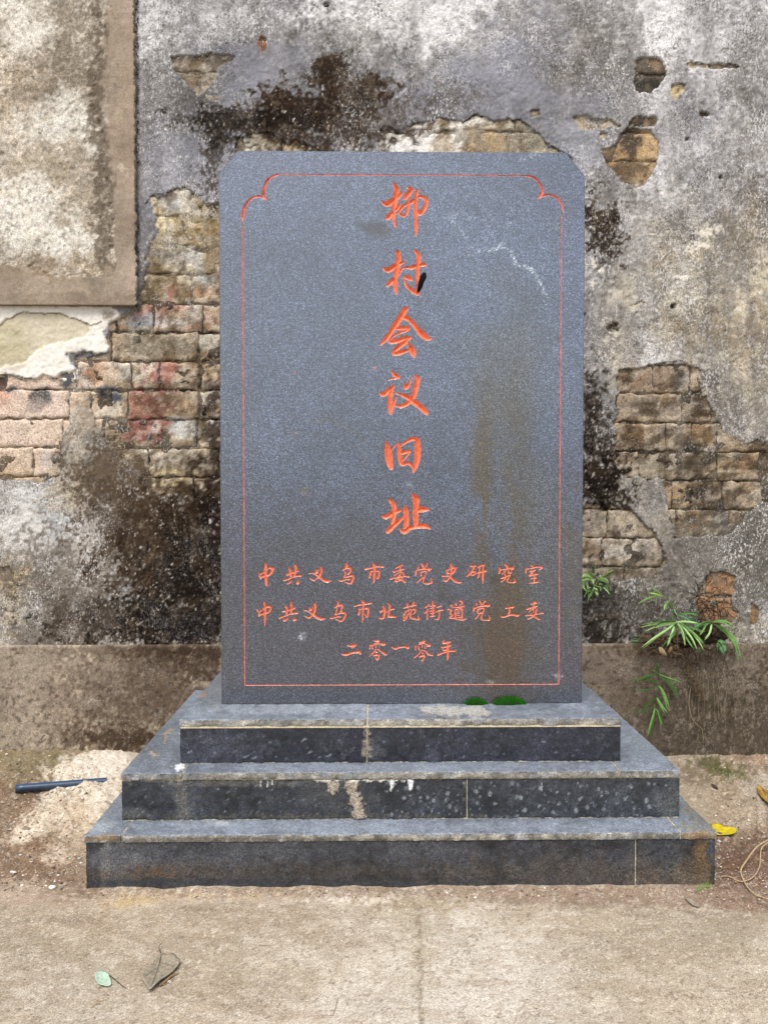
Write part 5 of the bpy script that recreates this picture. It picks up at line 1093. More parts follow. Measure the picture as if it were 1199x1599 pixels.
# ---- black water pipe lying half buried in the cement
M_PIPE = mat('black_blue_plastic', .32, .5, '#2e4258', grain=((60, .25),), bump=((90, .1, .001),))
M_PIPEIN = mat('pipe_inside', .8, .2, '#0c0d10')
pa, pb = gpt(25, 1240), gpt(152, 1220)
pa = pa+[0, 0, .017]; pb = pb+[.03, .02, -.006]
pipe = empty('plastic_pipe', tuple(pa), 'dark blue black plastic pipe stub sticking out of pale cement left of the base', 'pipe')
ax_ = pb-pa; L_ = np.linalg.norm(ax_); ax_ = ax_/L_; n1 = np.cross(ax_, [0, 0, 1]); n1 /= np.linalg.norm(n1); n2 = np.cross(n1, ax_)
def cyl(name, r0, r1, m, inner=False):
    v, q_ = [], []; N_ = 28; ts = np.linspace(0, 1, 14) if not inner else [0, .25, .5]
    for t in ts:
        for k in range(N_):
            a = 2*math.pi*k/N_; r = r0*(1+.012*math.sin(2*a+t*5)); v.append(pa+ax_*L_*t+(n1*math.cos(a)+n2*math.sin(a))*r)
    for i in range(len(ts)-1):
        for k in range(N_): q_.append((i*N_+k, (i+1)*N_+k, (i+1)*N_+(k+1) % N_, i*N_+(k+1) % N_))
    if not inner:   # wall thickness at the open end
        n0 = len(v)
        for k in range(N_): a = 2*math.pi*k/N_; v.append(pa-ax_*.0004+(n1*math.cos(a)+n2*math.sin(a))*r1)
        for k in range(N_): q_.append((k, (k+1) % N_, n0+(k+1) % N_, n0+k))
    child(mesh_np(name, v, q_, m, None), pipe)
cyl('pipe_wall', .0135, .0112, M_PIPE); cyl('pipe_bore', .0112, 0, M_PIPEIN, True)
ob = []
for k in range(3):
    a = math.radians(70+k*22); ob.append(([tuple(pa+ax_*L_*t+(n1*math.cos(a)+n2*math.sin(a))*.0136) for t in (0.01, .3, .6, .95)], [.0005]*4))
merged_tubes('blue_stripe', ob, mat('pipe_stripe', .4, .5, '#3f6a9c'), pipe)
# cement lumps holding the pipe
v, t_, cc = [], [], []
def lump(c, r, seed, m='#cbbda8'):
    rg = random.Random(seed); n0 = len(v); n = 7
    for j in range(5):
        for i in range(n):
            a = i/n*6.283; e = j/4*1.5; rr = r*rg.uniform(.7, 1.25)
            v.append((c[0]+rr*math.cos(a)*math.cos(e), c[1]+rr*math.sin(a)*math.cos(e), c[2]-r*.25+rr*.75*math.sin(e))); cc.append(hexc(m)*rg.uniform(.86, 1.12))
    for j in range(4):
        for i in range(n):
            a0, b0, c0_, d0 = n0+j*n+i, n0+j*n+(i+1) % n, n0+(j+1)*n+(i+1) % n, n0+(j+1)*n+i; t_.extend([(a0, b0, c0_), (a0, c0_, d0)])
for k in range(150):
    u = rng.random()
    if u < .45: xx = rng.uniform(85, 160); yy = 1238-(xx-85)*.26+rng.uniform(-1, 9)
    elif u < .7: xx = rng.uniform(70, 160); yy = 1212-(xx-85)*.1+rng.uniform(-8, 2)
    else: xx = rng.uniform(100, 195); yy = rng.uniform(1185, 1262)
    lump(gpt(xx, yy), rng.uniform(.002, .0055), k, rng.choice(['#cfc2ae', '#dfd5c5', '#b8a890']))
o = mesh_np('cement_rubble', v, np.zeros((0, 4)), M_GROUND, np.array(cc), None, False, tris=t_); o['kind'] = 'stuff'; o['label'] = 'crumbled pale cement lumps around the pipe'; o['category'] = 'rubble'

# ---- ferns in the wall
def leafmat(name, c, tr=.0): return mat(name, .8, .15, c, grain=((150, .2), (600, .12)), trans=tr)
M_F1 = leafmat('fern_light', '#9cc178'); M_F2 = leafmat('fern_mid', '#6c964f'); M_F3 = leafmat('fern_deep', '#3a5f27'); M_F4 = leafmat('fern_bright', '#93b860'); M_F5 = leafmat('fern_bluegreen', '#5d8a5f')
M_DEAD = mat('dead_dark', .9, .2, '#2e2218'); M_BRN = mat('dead_brown', .95, .1, '#75624e', grain=((300, .5),)); M_ROOT = mat('pale_root', .9, .2, '#a8977c', grain=((300, .4),)); M_EARTH = mat('root_earth', .95, .1, '#3f332a', grain=((300, .7), (80, .4)), bump=((260, .8, .004),))
def zp(X, Y_): return 980+X/5.475, 870+Y_/5.475
def wall_pt(px, py, off): return onY(px, py, YW-off)
def ribbon(name, pts, w, m, parent, offs=(.02, .06), fold=.35, serr=0, seed=0):
    """leaf blade: pts in survey units, w = half width along it, offs = distance from the wall at root and tip"""
    rg = random.Random(seed*7+3)
    w3 = [tuple(wall_pt(p[0], p[1], offs[0]+(offs[1]-offs[0])*math.sin(i/(len(pts)-1)*1.5))) for i, p in enumerate(pts)]
    c = catmull(w3, 5) if len(pts) > 2 else [tuple(np.array(w3[0])*(1-t)+np.array(w3[1])*t) for t in np.linspace(0, 1, 8)]
    n = len(c); v, q_ = [], []; u = YW/FPX; tilt = rg.uniform(-.6, .6)
    for i, p in enumerate(c):
        p = np.array(p); t = np.array(c[min(i+1, n-1)])-np.array(c[max(i-1, 0)]); t /= np.linalg.norm(t)+1e-9
        s = np.cross(t, [0, -1, 0]); s /= np.linalg.norm(s)+1e-9; nn = np.cross(s, t); s2 = s*math.cos(tilt)+nn*math.sin(tilt); nn2 = np.cross(s2, t)
        f = i/(n-1); ww = .8*w*u*min(1, .35+f*4)*(1-max(0, (f-.45)/.55)**2.2*.97)
        if serr: ww *= 1+serr*(1 if i % 2 else -1)
        v += [p-s2*ww, p+nn2*ww*fold, p+s2*ww]
    o = mesh_np(name, v, gridquads(3, n), m, None)
    child(o, parent); return o
def fern(label, rootpx, fronds, group=None):
    """fronds: (stem pts px, stem material, [(leaflet pts px, half width, material)], offs)"""
    root = empty('fern', tuple(wall_pt(rootpx[0], rootpx[1], .01)), label, 'fern', group)
    k = 0
    for stem, ms, leaves, offs in fronds:
        ps = [tuple(wall_pt(p[0], p[1], offs[0]*(.6+.4*i/(len(stem)-1)))) for i, p in enumerate(stem)]
        st = tube('frond', ps, [.0016, .0009], ms, None, 5); child(st, root)
        extra = []
        if rootpx[0] < 1090 or True:
            for pts, w, m in leaves:
                rr_ = random.Random(int(pts[-1][0]*3+pts[-1][1])); dx, dy = rr_.uniform(-5, 5), rr_.uniform(-2, 5)
                n_ = len(pts)-1; extra.append(([(p[0]+dx*(i/n_), p[1]+dy*(i/n_)*(1 if i else 0)) for i, p in enumerate(pts)], w*.8, rr_.choice([M_F2, M_F3, m])))
        for pts, w, m in leaves+extra:
            k += 1; lf = ribbon('leaflet', pts, w, m, root, offs, seed=k+int(rootpx[0]))
            lf.parent = st
            st_w = root.matrix_basis @ st.matrix_parent_inverse; lf.matrix_parent_inverse = st_w.inverted()
    return root
Z = lambda *a: [zp(a[i], a[i+1]) for i in range(0, len(a), 2)]
mainfern = fern('strappy light green fern tuft growing from the ledge of the wall, right of the tablet', zp(420, 620), [
 (Z(430,700, 415,620, 405,560), M_F2, [(Z(405,560, 300,560, 200,565, 105,578), 2.0, M_F1), (Z(405,565, 300,580, 220,600, 145,632), 2.0, M_F1), (Z(395,570, 330,620, 220,690, 112,772), 1.6, M_F1),
   (Z(395,590, 380,640, 358,700, 345,748), 2.2, M_F1), (Z(430,640, 380,680, 330,720, 285,768), 1.5, M_F2), (Z(415,570, 450,610, 475,680, 487,758), 2.2, M_F1), (Z(425,565, 490,620, 550,700, 590,792), 2.2, M_F1),
   (Z(440,560, 510,610, 590,680, 648,745), 2.1, M_F1), (Z(460,590, 540,640, 600,710, 645,792), 2.0, M_F1), (Z(480,640, 500,690, 530,740, 552,770), 1.8, M_F2), (Z(400,560, 470,550, 540,555, 602,564), 2.0, M_F1), (Z(400,550, 320,545, 250,550, 190,590), 1.6, M_F2), (Z(410,600, 400,640, 380,680, 350,710), 1.6, M_F2)], (.03, .085)),
 (Z(425,640, 380,540, 372,440, 350,385, 290,332), M_F2, [(Z(292,334, 220,340, 150,365, 80,403), 1.9, M_F1), (Z(292,334, 250,318, 215,310, 178,305), 1.6, M_F4), (Z(290,330, 260,300, 230,278, 205,260), 1.7, M_F1), (Z(345,385, 320,405, 312,430, 305,460), 1.9, M_F1),
   (Z(368,430, 385,410, 395,395, 406,372), 1.5, M_F1), (Z(400,545, 412,500, 402,470, 395,440), 2.0, M_F1), (Z(372,440, 355,410, 350,395, 345,370), 1.4, M_F2)], (.025, .05)),
 (Z(520,680, 500,600, 440,500, 425,490), M_F5, [(Z(425,492, 490,475, 560,470, 618,476), 2.0, M_F5), (Z(425,492, 490,510, 540,535, 590,570), 1.8, M_F5), (Z(500,590, 560,560, 600,575, 640,580), 1.8, M_F2), (Z(510,600, 580,610, 620,625, 660,640), 1.8, M_F5), (Z(520,540, 560,520, 585,500, 580,480), 1.7, M_F5)], (.02, .05)),
 (Z(600,720, 660,620, 720,556), M_F3, [(Z(720,556, 780,545, 840,550, 905,585), 2.0, M_F2), (Z(730,575, 820,610, 900,710, 950,890), 2.2, M_F2), (Z(760,590, 840,650, 890,710, 920,770), 2.0, M_F2), (Z(715,570, 705,620, 690,660, 655,692), 1.8, M_F1), (Z(690,560, 660,590, 640,630, 612,662), 1.8, M_F2),
   (Z(700,560, 640,570, 590,590, 540,612), 1.8, M_F5), (Z(720,556, 690,548, 650,556, 600,580), 1.6, M_F2)], (.02, .07)),
 (Z(700,760, 760,720, 800,735), M_F3, [(Z(765,722, 790,715, 815,725, 832,735), 2.2, M_F5), (Z(775,735, 785,760, 800,790, 820,830), 2.4, M_F5), (Z(795,730, 810,755, 822,780, 820,815), 2.2, M_F5), (Z(770,730, 765,750, 775,775, 790,800), 1.8, M_F5)], (.02, .035)),
 (Z(260,750, 140,700, 60,695), M_F5, [(Z(140,702, 100,690, 50,680, 0,690), 1.8, M_F5), (Z(120,700, 90,712, 60,718, 30,712), 1.6, M_F5), (Z(160,705, 140,690, 120,682, 100,690), 1.6, M_F5)], (.008, .02)),
])
Zc = lambda *a: [(890+a[i]/10, 860+a[i+1]/10) for i in range(0, len(a), 2)]
fern('small bushy bright green fern in the brickwork touching the right edge of the tablet', (925, 910), [
 (Zc(380,560, 440,460, 560,370), M_F4, [(Zc(470,430, 540,390, 600,340, 672,303), 2.0, M_F4), (Zc(400,420, 480,460, 540,480, 602,508), 2.0, M_F4), (Zc(440,400, 500,430, 560,450, 600,500), 1.4, M_F1)], (.015, .04)),
 (Zc(380,560, 360,470, 370,330), M_F2, [(Zc(370,360, 365,310, 385,250, 405,205), 1.7, M_F5), (Zc(360,400, 330,370, 300,345, 260,350), 1.5, M_F2), (Zc(380,400, 420,370, 440,350, 420,330), 1.4, M_F5), (Zc(350,380, 300,340, 280,330, 250,345), 1.1, M_F2)], (.01, .03)),
 (Zc(380,560, 320,480, 240,430), M_F4, [(Zc(340,440, 290,400, 230,395, 150,440), 2.1, M_F4), (Zc(340,470, 280,440, 240,450, 160,470), 2.0, M_F4), (Zc(250,470, 200,520, 210,580, 270,632), 2.1, M_F4), (Zc(300,430, 340,450, 360,480, 362,520), 1.7, M_F1), (Zc(290,420, 230,380, 190,400, 150,420), 1.7, M_F1), (Zc(280,520, 270,550, 290,570, 330,580), 1.2, M_F1)], (.02, .05)),
 (Zc(380,540, 440,560, 520,580), M_F1, [(Zc(500,560, 540,590, 580,630, 614,685), 1.8, M_F1), (Zc(460,560, 470,580, 475,600, 462,625), 1.4, M_F1), (Zc(480,570, 520,550, 560,550, 590,580), 1.2, M_F2), (Zc(420,540, 440,520, 480,520, 500,545), 1.2, M_F2)], (.02, .05)),
 (Zc(370,560, 350,620, 330,660), M_F2, [(Zc(350,630, 320,670, 290,700, 270,745), 1.7, M_F2), (Zc(360,630, 390,640, 410,670, 418,710), 1.5, M_F1), (Zc(360,570, 380,590, 410,600, 420,630), 1.7, M_F1), (Zc(330,630, 290,630, 260,650, 240,690), 1.5, M_F2), (Zc(370,590, 360,610, 350,620, 340,600), 1.4, M_F4)], (.02, .04)),
], None)
fern('long dark green fern frond hanging down over the plinth right of the steps', zp(262, 900), [
 (Z(262,900, 264,1000, 262,1100, 245,1200, 232,1290), M_F3, [(Z(232,1290, 215,1360, 190,1440, 165,1535), 2.4, M_F2), (Z(256,1002, 180,1015, 90,1040, 2,1062), 1.5, M_F3), (Z(258,992, 230,980, 200,965, 170,958), 1.5, M_F3),
   (Z(262,1000, 330,1030, 390,1050, 462,1078), 1.5, M_F3), (Z(266,1000, 340,1060, 400,1130, 438,1218), 2.0, M_F3), (Z(258,1088, 220,1065, 190,1050, 148,1034), 1.4, M_F3), (Z(262,1100, 300,1150, 330,1220, 355,1295), 2.0, M_F2),
   (Z(258,1100, 190,1125, 130,1135, 68,1146), 1.4, M_F3), (Z(246,1200, 270,1240, 305,1290, 342,1335), 1.9, M_F2), (Z(244,1195, 190,1235, 140,1270, 88,1302), 1.5, M_F3), (Z(234,1288, 260,1330, 285,1390, 302,1445), 2.0, M_F3), (Z(232,1282, 180,1300, 120,1325, 58,1348), 1.2, M_F3), (Z(262,1000, 250,960, 250,930, 262,905), 1.6, M_F3)], (.03, .05)),
], None)
# ---- dead fronds, roots and earth around the fern
rg = random.Random(12)
def wander(x0, y0, dx, dy, n, curl, off=.02, step=5):
    pts = []; a = math.atan2(dy, dx); x, y = x0, y0; c = rg.uniform(-curl, curl)
    for k in range(n):
        pts.append(tuple(wall_pt(x, y, off+rg.uniform(-.006, .008)))); a += c+rg.uniform(-.3, .3); x += math.cos(a)*step; y += math.sin(a)*step
    return pts
dead = empty('dead_fern', tuple(wall_pt(1110, 975, .01)), 'tangle of dead dark curled fern stalks against the orange brick patch', 'dead plant')
for k in range(20):
    x0 = rg.uniform(1085, 1130); p = wander(x0, rg.uniform(950, 975), rg.uniform(-.5, .5), -1, rg.randint(6, 11), .55, .018, rg.uniform(6, 9))
    tube('curled_stalk', p, [.0013, .0011, .0006], M_DEAD, dead, 4, 3)
for k in range(26):
    p = wander(rg.uniform(1080, 1140), rg.uniform(895, 970), rg.uniform(-1, 1), rg.uniform(-1, 1), 5, .9, .016, 5)
    tube('curled_leaf', p, [.0009, .0016, .0005], M_DEAD, dead, 4, 3)
roots = empty('root_tangle', tuple(wall_pt(1060, 1010, .01)), 'brown tangle of roots, withered stalks and earth hanging below the fern over the plinth', 'roots')
def earth(cx, cy, rx, ry, dp, seed):
    r_ = random.Random(seed); v, n, m_ = [], 20, 9; u = YW/FPX; c = wall_pt(cx, cy, .0)
    for j in range(m_+1):
        for i in range(n):
            a = 6.283*i/n; e = j/m_*1.5; s = r_.uniform(.75, 1.25); v.append((c[0]+rx*u*math.cos(a)*math.cos(e)*s, c[1]+.02-(dp+.02)*math.sin(e)*r_.uniform(.8, 1.15), c[2]+ry*u*math.sin(a)*math.cos(e)*s))
    q_ = [(j*n+i, (j+1)*n+i, (j+1)*n+(i+1) % n, j*n+(i+1) % n) for j in range(m_) for i in range(n)]
    child(mesh_np('earth_clump', v, q_, M_EARTH, None, None, False), roots)
earth(1062, 1001, 42, 12, .035, 3); earth(1105, 990, 30, 18, .03, 4); earth(1020, 1005, 20, 9, .03, 5)
lst = []
for k in range(190): lst.append((wander(rg.uniform(996, 1062), rg.uniform(992, 1022), rg.uniform(-1, 1), rg.uniform(-.5, 1), 5, .9, rg.uniform(.025, .05), 3.5), [.0011, .0014, .0006]))
merged_tubes('withered_stalks', lst, M_BRN, roots)['kind'] = 'stuff'
lst = []
for k in range(90): lst.append((wander(rg.uniform(1055, 1120), rg.uniform(985, 1035), rg.uniform(-.6, .6), 1, rg.randint(4, 8), .8, rg.uniform(.02, .05), 4), [.001, .0008, .0005]))
merged_tubes('dark_rootlets', lst, mat('rootlet_dark', .9, .1, '#3d2c1f'), roots)['kind'] = 'stuff'
for a, b2, n in (((1068, 1012), (1078, 1068), 0), ((1071, 1012), (1096, 1085), 1), ((1075, 1010), (1093, 1075), 2), ((1063, 1014), (1070, 1050), 3), ((1069, 1015), (1083, 1090), 4)):
    pts = [tuple(wall_pt(a[0]+(b2[0]-a[0])*t+rg.uniform(-1.5, 1.5), a[1]+(b2[1]-a[1])*t, .04-.012*t)) for t in np.linspace(0, 1, 6)]
    tube('hanging_root', pts, [.0014, .0011, .0008], M_BRN, roots, 5, 4)
lst = []
for k in range(90):
    t = rg.random(); x0 = 1066+t*28+rg.uniform(-5, 5); lst.append((wander(x0, 1030+t*58, rg.uniform(-1, 1), rg.uniform(-.4, 1), 4, 1.0, .036, 3), [.0011, .0009, .0005]))
merged_tubes('fine_roots', lst, M_BRN, roots)['kind'] = 'stuff'
pts = [tuple(wall_pt(*zp(X_, Y_), .028)) for X_, Y_ in ((540,1100),(525,1180),(520,1260),(535,1340),(560,1400),(600,1440),(632,1470),(640,1540),(640,1590))]
tube('hanging_root', pts, [.0013, .0012, .0007], M_ROOT, roots, 5, 4)
for k in range(12):
    x0 = rg.uniform(1078, 1150); pts = [tuple(wall_pt(x0+rg.uniform(-2.5, 2.5), 1050+t*rg.uniform(60, 90), .0265)) for t in np.linspace(0, 1, 6)]
    tube('hanging_root', pts, [.0006, .0004], M_ROOT, roots, 3, 3)
for pp in (((760,560),(820,640),(890,730),(912,800),(905,850)), ((820,850),(835,900),(860,950),(910,975),(970,985)), ((760,930),(800,965),(850,955),(830,900)), ((850,900),(870,870),(900,855)), ((640,770),(690,800),(680,870),(690,940)), ((830,860),(850,800),(900,790))):
    tube('curled_stalk', [tuple(wall_pt(*zp(*p), .034)) for p in pp], [.001, .0006], M_DEAD, roots, 4, 4)

def flat_leaf(name, outline, m, label, cat, lift, parent_pts=None, stem=None, ms=None, group=None, centre=None):
    """leaf lying on the floor: outline in survey units; lift(u, v) gives height above the floor"""
    P0 = [gpt(*p) for p in outline]; zm = sum(p[2] for p in P0)/len(P0)+.001; P0 = [onZ(p[0], p[1], zm) for p in outline]; c = gpt(*(centre or (sum(p[0] for p in outline)/len(outline), sum(p[1] for p in outline)/len(outline))))
    root = empty(name, tuple(c), label, cat, group)
    out = catmull([tuple(p) for p in P0]+[tuple(P0[0])], 4)[:-1]; n = len(out); K = 7; v = []
    for k in range(1, K+1):
        for i, p in enumerate(out):
            f = k/K; q3 = c+(np.array(p)-c)*f; q3[2] = c[2]*(1-f)+p[2]*f+.0012+lift((q3[0]-c[0])*1000, (q3[1]-c[1])*1000, f); v.append(q3)
    n0 = len(v); v.append(c+[0, 0, .0012+lift(0, 0, 0)])
    q_ = [((k)*n+i, (k+1)*n+i, (k+1)*n+(i+1) % n, k*n+(i+1) % n) for k in range(K-1) for i in range(n)]
    t_ = [(n0, i, (i+1) % n) for i in range(n)]
    vb = [np.array(p)-[0, 0, .0007] for p in v]; N0 = len(v)
    q_ += [tuple(N0+a for a in reversed(f)) for f in list(q_)]; t_ += [tuple(N0+a for a in reversed(f)) for f in list(t_)]
    q_ += [((K-1)*n+i, N0+(K-1)*n+i, N0+(K-1)*n+(i+1) % n, (K-1)*n+(i+1) % n) for i in range(n)]
    child(mesh_np('leaf_blade', v+vb, q_, m, None, None, True, tris=t_), root)
    if stem: tube('leaf_stalk', [tuple(gpt(x, y, dz)) for x, y, dz in stem], [.0011, .0007], ms or m, root, 5, 4)
    return root
z5 = lambda X, Y_: (130+X/5.995, 1460+Y_/5.995)
M_L1 = mat('dry_leaf_grey', .85, .15, '#928876', grain=((120, .3), (500, .3)), bump=((120, .4, .002),)); M_TW = mat('dry_twig', .9, .2, '#8b7556', grain=((200, .5),)); M_DTW = mat('dark_stalk', .9, .2, '#4d4132')
flat_leaf('fallen_leaf', [z5(*p) for p in ((538,440),(560,400),(620,330),(700,240),(735,205),(762,205),(790,222),(850,212),(905,262),(900,300),(840,370),(720,470),(628,548),(590,505))], M_L1,
  'large dry greyish brown curled leaf lying on the concrete in front of the base', 'leaf', lambda a, b2, f: .003+.006*f*f+.002*math.sin(a*.15)*f,
  stem=[(*z5(728, 212), .012), (*z5(712, 165), .012), (*z5(722, 130), .01), (*z5(738, 98), .006)], ms=M_DTW)
lv_ = bpy.data.objects['fallen_leaf']
merged_tubes('leaf_vein', [([tuple(gpt(*z5(*q_), .0085)) for q_ in ((735,208),(715,290),(690,380),(632,530))], [.0009,.0005]), ([tuple(gpt(*z5(*q_), .0085)) for q_ in ((715,290),(770,300),(850,330))], [.0005,.0003]), ([tuple(gpt(*z5(*q_), .0085)) for q_ in ((705,330),(650,370),(580,420))], [.0005,.0003])], M_DTW, lv_)
t_tw = empty('twig', tuple(gpt(265, 1536)), 'short broken straw coloured twig beside the large grey leaf', 'twig')
tube('stick', [tuple(gpt(*z5(X_, Y_), .004)) for X_, Y_ in ((715,492),(780,440),(830,400),(890,372))], [.002, .003, .0015], M_TW, t_tw, 6, 3); tube('splinter', [tuple(gpt(*z5(X_, Y_), .003)) for X_, Y_ in ((740,480),(800,455),(850,420))], [.0012, .0008], M_TW, t_tw, 5, 3)
flat_leaf('fallen_leaf', [z5(*p) for p in ((172,345),(215,360),(245,400),(265,455),(248,485),(180,490),(140,460),(115,415),(125,370))], mat('pale_green_leaf', .7, .3, '#adc4ae', grain=((150, .25), (500, .2)), bump=((150, .3, .0015),)),
  'small round pale mint green leaf lying on the concrete at lower left', 'leaf', lambda a, b2, f: .003*f*f+.0015*math.sin(a*.2), stem=[(*z5(225, 370), .002), (*z5(280, 410), .002), (*z5(340, 460), .002), (*z5(402, 508), .002)], ms=M_DTW)
def zr(X, Y_): return 1049+X/6.66, 1180+Y_/6.66
flat_leaf('fallen_leaf', [zr(*p) for p in ((408,738),(450,738),(500,748),(540,772),(600,775),(650,782),(668,805),(650,835),(600,852),(520,856),(455,852),(420,810))], mat('yellow_leaf', .5, .4, '#cdb920', grain=((90, .25), (400, .2))),
  'bright yellow leaf lying behind the right corner of the lowest step', 'leaf', lambda a, b2, f: .004+.006*f*f)
flat_leaf('fallen_leaf', [zr(*p) for p in ((880,345),(925,365),(960,400),(1010,430),(1080,470),(1100,560),(1040,560),(985,530),(930,480),(895,430),(885,390))], mat('brown_leaf', .6, .35, '#9a7a3a', grain=((60, .5), (200, .3))),
  'curled brown and ochre leaf cut by the right edge of the picture', 'leaf', lambda a, b2, f: .004+.012*f*f)
flat_leaf('fallen_leaf', [(1068,1403),(1074,1404),(1083,1409),(1091,1417),(1084,1417),(1075,1411)], M_L1, 'narrow dry leaf on the soil below the right corner of the base', 'leaf', lambda a, b2, f: .003*f)
flat_leaf('fallen_leaf', [(1109,1226),(1114,1226),(1120,1231),(1119,1233),(1112,1230)], M_DTW, 'tiny dark leaf scrap on the pale soil behind the steps on the right', 'leaf', lambda a, b2, f: .003*f)
# two withered leaves caught in the roots
def wall_leaf(pts, off, m, label):
    c = wall_pt(sum(p[0] for p in pts)/len(pts), sum(p[1] for p in pts)/len(pts), off)
    root = empty('withered_leaf', tuple(c), label, 'leaf'); P0 = [tuple(wall_pt(p[0], p[1], off+.004*math.sin(i*1.3))) for i, p in enumerate(pts)]
    out = catmull(P0+[P0[0]], 3)[:-1]; n = len(out); v = [np.array(p) for p in out]+[c+[0, -.006, 0]]; v += [p+np.array([0, .0008, 0]) for p in list(v)]
    t_ = [(n, i, (i+1) % n) for i in range(n)]+[(2*n+1, n+1+(i+1) % n, n+1+i) for i in range(n)]
    child(mesh_np('leaf_blade', v, [(i, n+1+i, n+1+(i+1) % n, (i+1) % n) for i in range(n)], m, None, None, True, tris=t_), root)
wall_leaf([zp(262,780), zp(275,768), zp(300,780), zp(325,820), zp(330,842), zp(300,840), zp(272,815)], .062, mat('withered_tan', .8, .2, '#a59472', grain=((200, .4),)), 'tan oval withered leaf caught among the roots under the fern, left one of two')
wall_leaf([zp(365,762), zp(380,775), zp(372,805), zp(345,830), zp(336,820), zp(345,790)], .058, mat('withered_brown', .8, .2, '#86704c', grain=((200, .4),)), 'small brown withered leaf caught among the roots, right of the tan one')
# ---- vines, twigs, grass sprig
def gtube(name, label, cat, strands, m, part='stem'):
    root = empty(name, tuple(gpt(*strands[0][0][0])), label, cat)
    for pts, rad, hh in strands: tube(part, [tuple(gpt(x, y, h)) for (x, y), h in zip(pts, hh)], rad, m, root, 6, 5)
    return root
M_VINE = mat('dry_vine', .8, .25, '#b59d7c', grain=((200, .4),))
gtube('dry_vine', 'dry tan vine looping over the soil at the right edge', 'vine', [
 ([(1225,1305),(1199,1326),(1180,1345),(1162,1358),(1156,1366),(1160,1380),(1172,1395),(1190,1406),(1225,1414)], [.0022, .0022, .002], [.02,.03,.03,.02,.012,.006,.006,.008,.01]),
 ([(1199,1330),(1188,1340),(1186,1355),(1183,1365),(1172,1373),(1155,1379),(1138,1378),(1125,1370)], [.0018, .0016], [.03,.03,.02,.012,.006,.004,.004,.003])], M_VINE)
gtube('thin_vine', 'thin brown stem on the soil beside the corner of the lowest step', 'vine', [([(1120,1361),(1130,1358),(1139,1357)], [.0012, .0008], [.004,.006,.004]), ([(1114,1386),(1124,1378),(1134,1373)], [.001, .0008], [.004,.005,.004])], M_TW)
gtube('dead_twig', 'thin pale twig on the soil at the lower left corner of the base', 'twig', [([(112,1352),(118,1360),(122,1366),(124,1370)], [.001, .0007], [.004,.006,.005,.003])], M_VINE)
gtube('dead_twig', 'fine twig lying alone on the concrete below the middle of the base', 'twig', [([(527,1560),(524,1575),(519,1588)], [.0006, .0005], [.002,.002,.002])], M_TW)
gtube('dead_twig', 'forked straw twig on the concrete near the lower left edge', 'twig', [([(142,1575),(150,1569),(158,1565),(166,1562)], [.001, .0006], [.002,.004,.003,.002]), ([(150,1570),(152,1562)], [.0007, .0005], [.003,.003])], M_VINE)
gtube('dead_twig', 'short twig on the concrete right of the middle', 'twig', [([(405,1478),(415,1477),(424,1478)], [.0006, .0005], [.002,.002,.002])], M_TW)
spr = empty('grass_sprig', tuple(gpt(1108, 1390)), 'little bright green feathery sprig at the front right corner of the base', 'weed')
def sprig(root, x0, y0, x1, y1, n, ln, m, seed):
    r_ = random.Random(seed); a, b2 = gpt(x0, y0, .004), gpt(x1, y1, .008)
    tube('stem', [tuple(a), tuple((a+b2)/2+[0, 0, .004]), tuple(b2)], [.0008, .0005], m, root, 4, 3)
    for k in range(n):
        t = (k+.5)/n; p = a*(1-t)+b2*t+[0, 0, .004*math.sin(t*3.1)]
        for s in (-1, 1):
            d = np.array([r_.uniform(-.3, .2), -.25*s, .8*s+.3]); d /= np.linalg.norm(d); L = ln*(.5+math.sin(t*3))*r_.uniform(.7, 1.2); e = p+d*L; w_ = np.array([.0006, 0, 0])
            child(mesh_np('leaflet', [p-w_, p+w_, e+w_*.2, e-w_*.2, (p+e)/2+w_*1.2+[0, -.0006, 0], (p+e)/2-w_*1.2+[0, -.0006, 0]], [(0, 1, 4, 5), (5, 4, 2, 3)], m, None), root)
sprig(spr, 1110, 1386, 1084, 1397, 20, .014, leafmat('sprig_green', '#8ab158'), 4)
w = empty('weed_patch', tuple(gpt(1128, 1207)), 'low patch of dark mossy weeds at the foot of the wall right of the steps', 'weeds')
lst_v, lst_t = [], []
r_ = random.Random(8)
for k in range(700):
    xx, yy = r_.gauss(1130, 13), 0; yy = 1206+(xx-1130)*.22+r_.gauss(0, 3.4); p = gpt(xx, yy); L = r_.uniform(.003, .008); a = r_.uniform(0, 6.28); d = np.array([math.cos(a)*.7, math.sin(a)*.7, r_.uniform(.3, 1)])*L; s = np.array([-math.sin(a), math.cos(a), 0])*.0012
    n0 = len(lst_v); lst_v += [p-s, p+s, p+d]; lst_t.append((n0, n0+1, n0+2))
o = mesh_np('weed_leaves', lst_v, np.zeros((0, 4)), mat('weed_olive', .8, .2, '#5d6b36', grain=((300, .6),)), None, None, False, tris=lst_t); o['kind'] = 'stuff'; child(o, w)
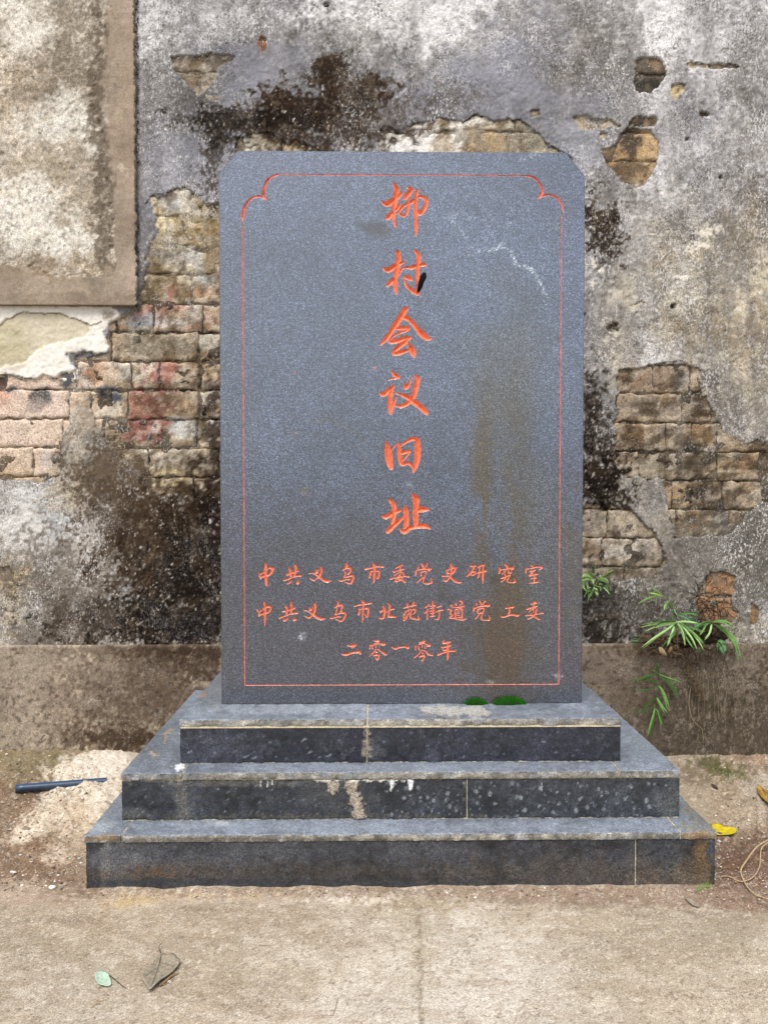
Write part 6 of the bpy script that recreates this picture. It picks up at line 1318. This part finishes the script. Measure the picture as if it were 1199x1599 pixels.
# ---- pebbles one can pick out
M_WP = mat('white_pebble', .8, .3, '#e6dfd4', grain=((300, .3),)); M_GP = mat('mint_scrap', .6, .3, '#9fc4b4')
def pebble(px, py, r, m, label, name='pebble', cat='pebble'):
    c = gpt(px, py); rg_ = random.Random(int(px*3+py)); v, n = [], 9
    for j in range(6):
        e = -1.2+j*.5
        for i in range(n):
            a = 6.283*i/n; s = rg_.uniform(.85, 1.15); v.append((c[0]+r*1.25*math.cos(a)*math.cos(e)*s, c[1]+r*math.sin(a)*math.cos(e)*s, c[2]+r*.35+r*.6*math.sin(e)))
    q_ = [(j*n+i, j*n+(i+1) % n, (j+1)*n+(i+1) % n, (j+1)*n+i) for j in range(5) for i in range(n)]
    o = mesh_np(name, v, q_, m, None, None, True, tris=[(5*n, 5*n+i, 5*n+i+1) for i in range(1, n-1)]); o['label'] = label; o['category'] = cat
pebble(82, 1387, .0085, M_WP, 'largest white pebble on the soil left of the base')
pebble(35, 1383, .004, M_WP, 'small white pebble left of the largest white one on the soil')
pebble(92, 1367, .003, M_WP, 'tiny pale pebble just above the largest white one')
pebble(11, 1177, .005, M_WP, 'white pebble at the foot of the wall at the far left')
pebble(78, 1181, .005, mat('cream_pebble', .9, .2, '#cdc0a8'), 'cream pebble at the foot of the wall above the pipe')
pebble(265, 1534, .004, M_WP, 'round white pebble touching the twig by the large grey leaf')
pebble(19, 1362, .0045, M_WP, 'white pebble on the brown soil below the end of the spilled cement')
pebble(98, 1259, .004, M_GP, 'mint green scrap on the cement below the pipe', 'scrap', 'scrap')
pebble(124, 1341, .0045, M_GP, 'mint green scrap beside the left corner of the lowest step', 'scrap', 'scrap')
pebble(1131, 1199, .003, M_WP, 'white speck like pebble among the mossy weeds on the right')
pebble(1125, 1354, .0028, M_WP, 'tiny white pebble on the dark soil beside the right end of the lowest step')
pebble(742, 1402, .0035, M_WP, 'pale pebble on the grit in front of the middle of the base')
pebble(199, 1474, .003, mat('tan_pebble', .9, .2, '#b09a80'), 'small tan pebble on the concrete above the large grey leaf')
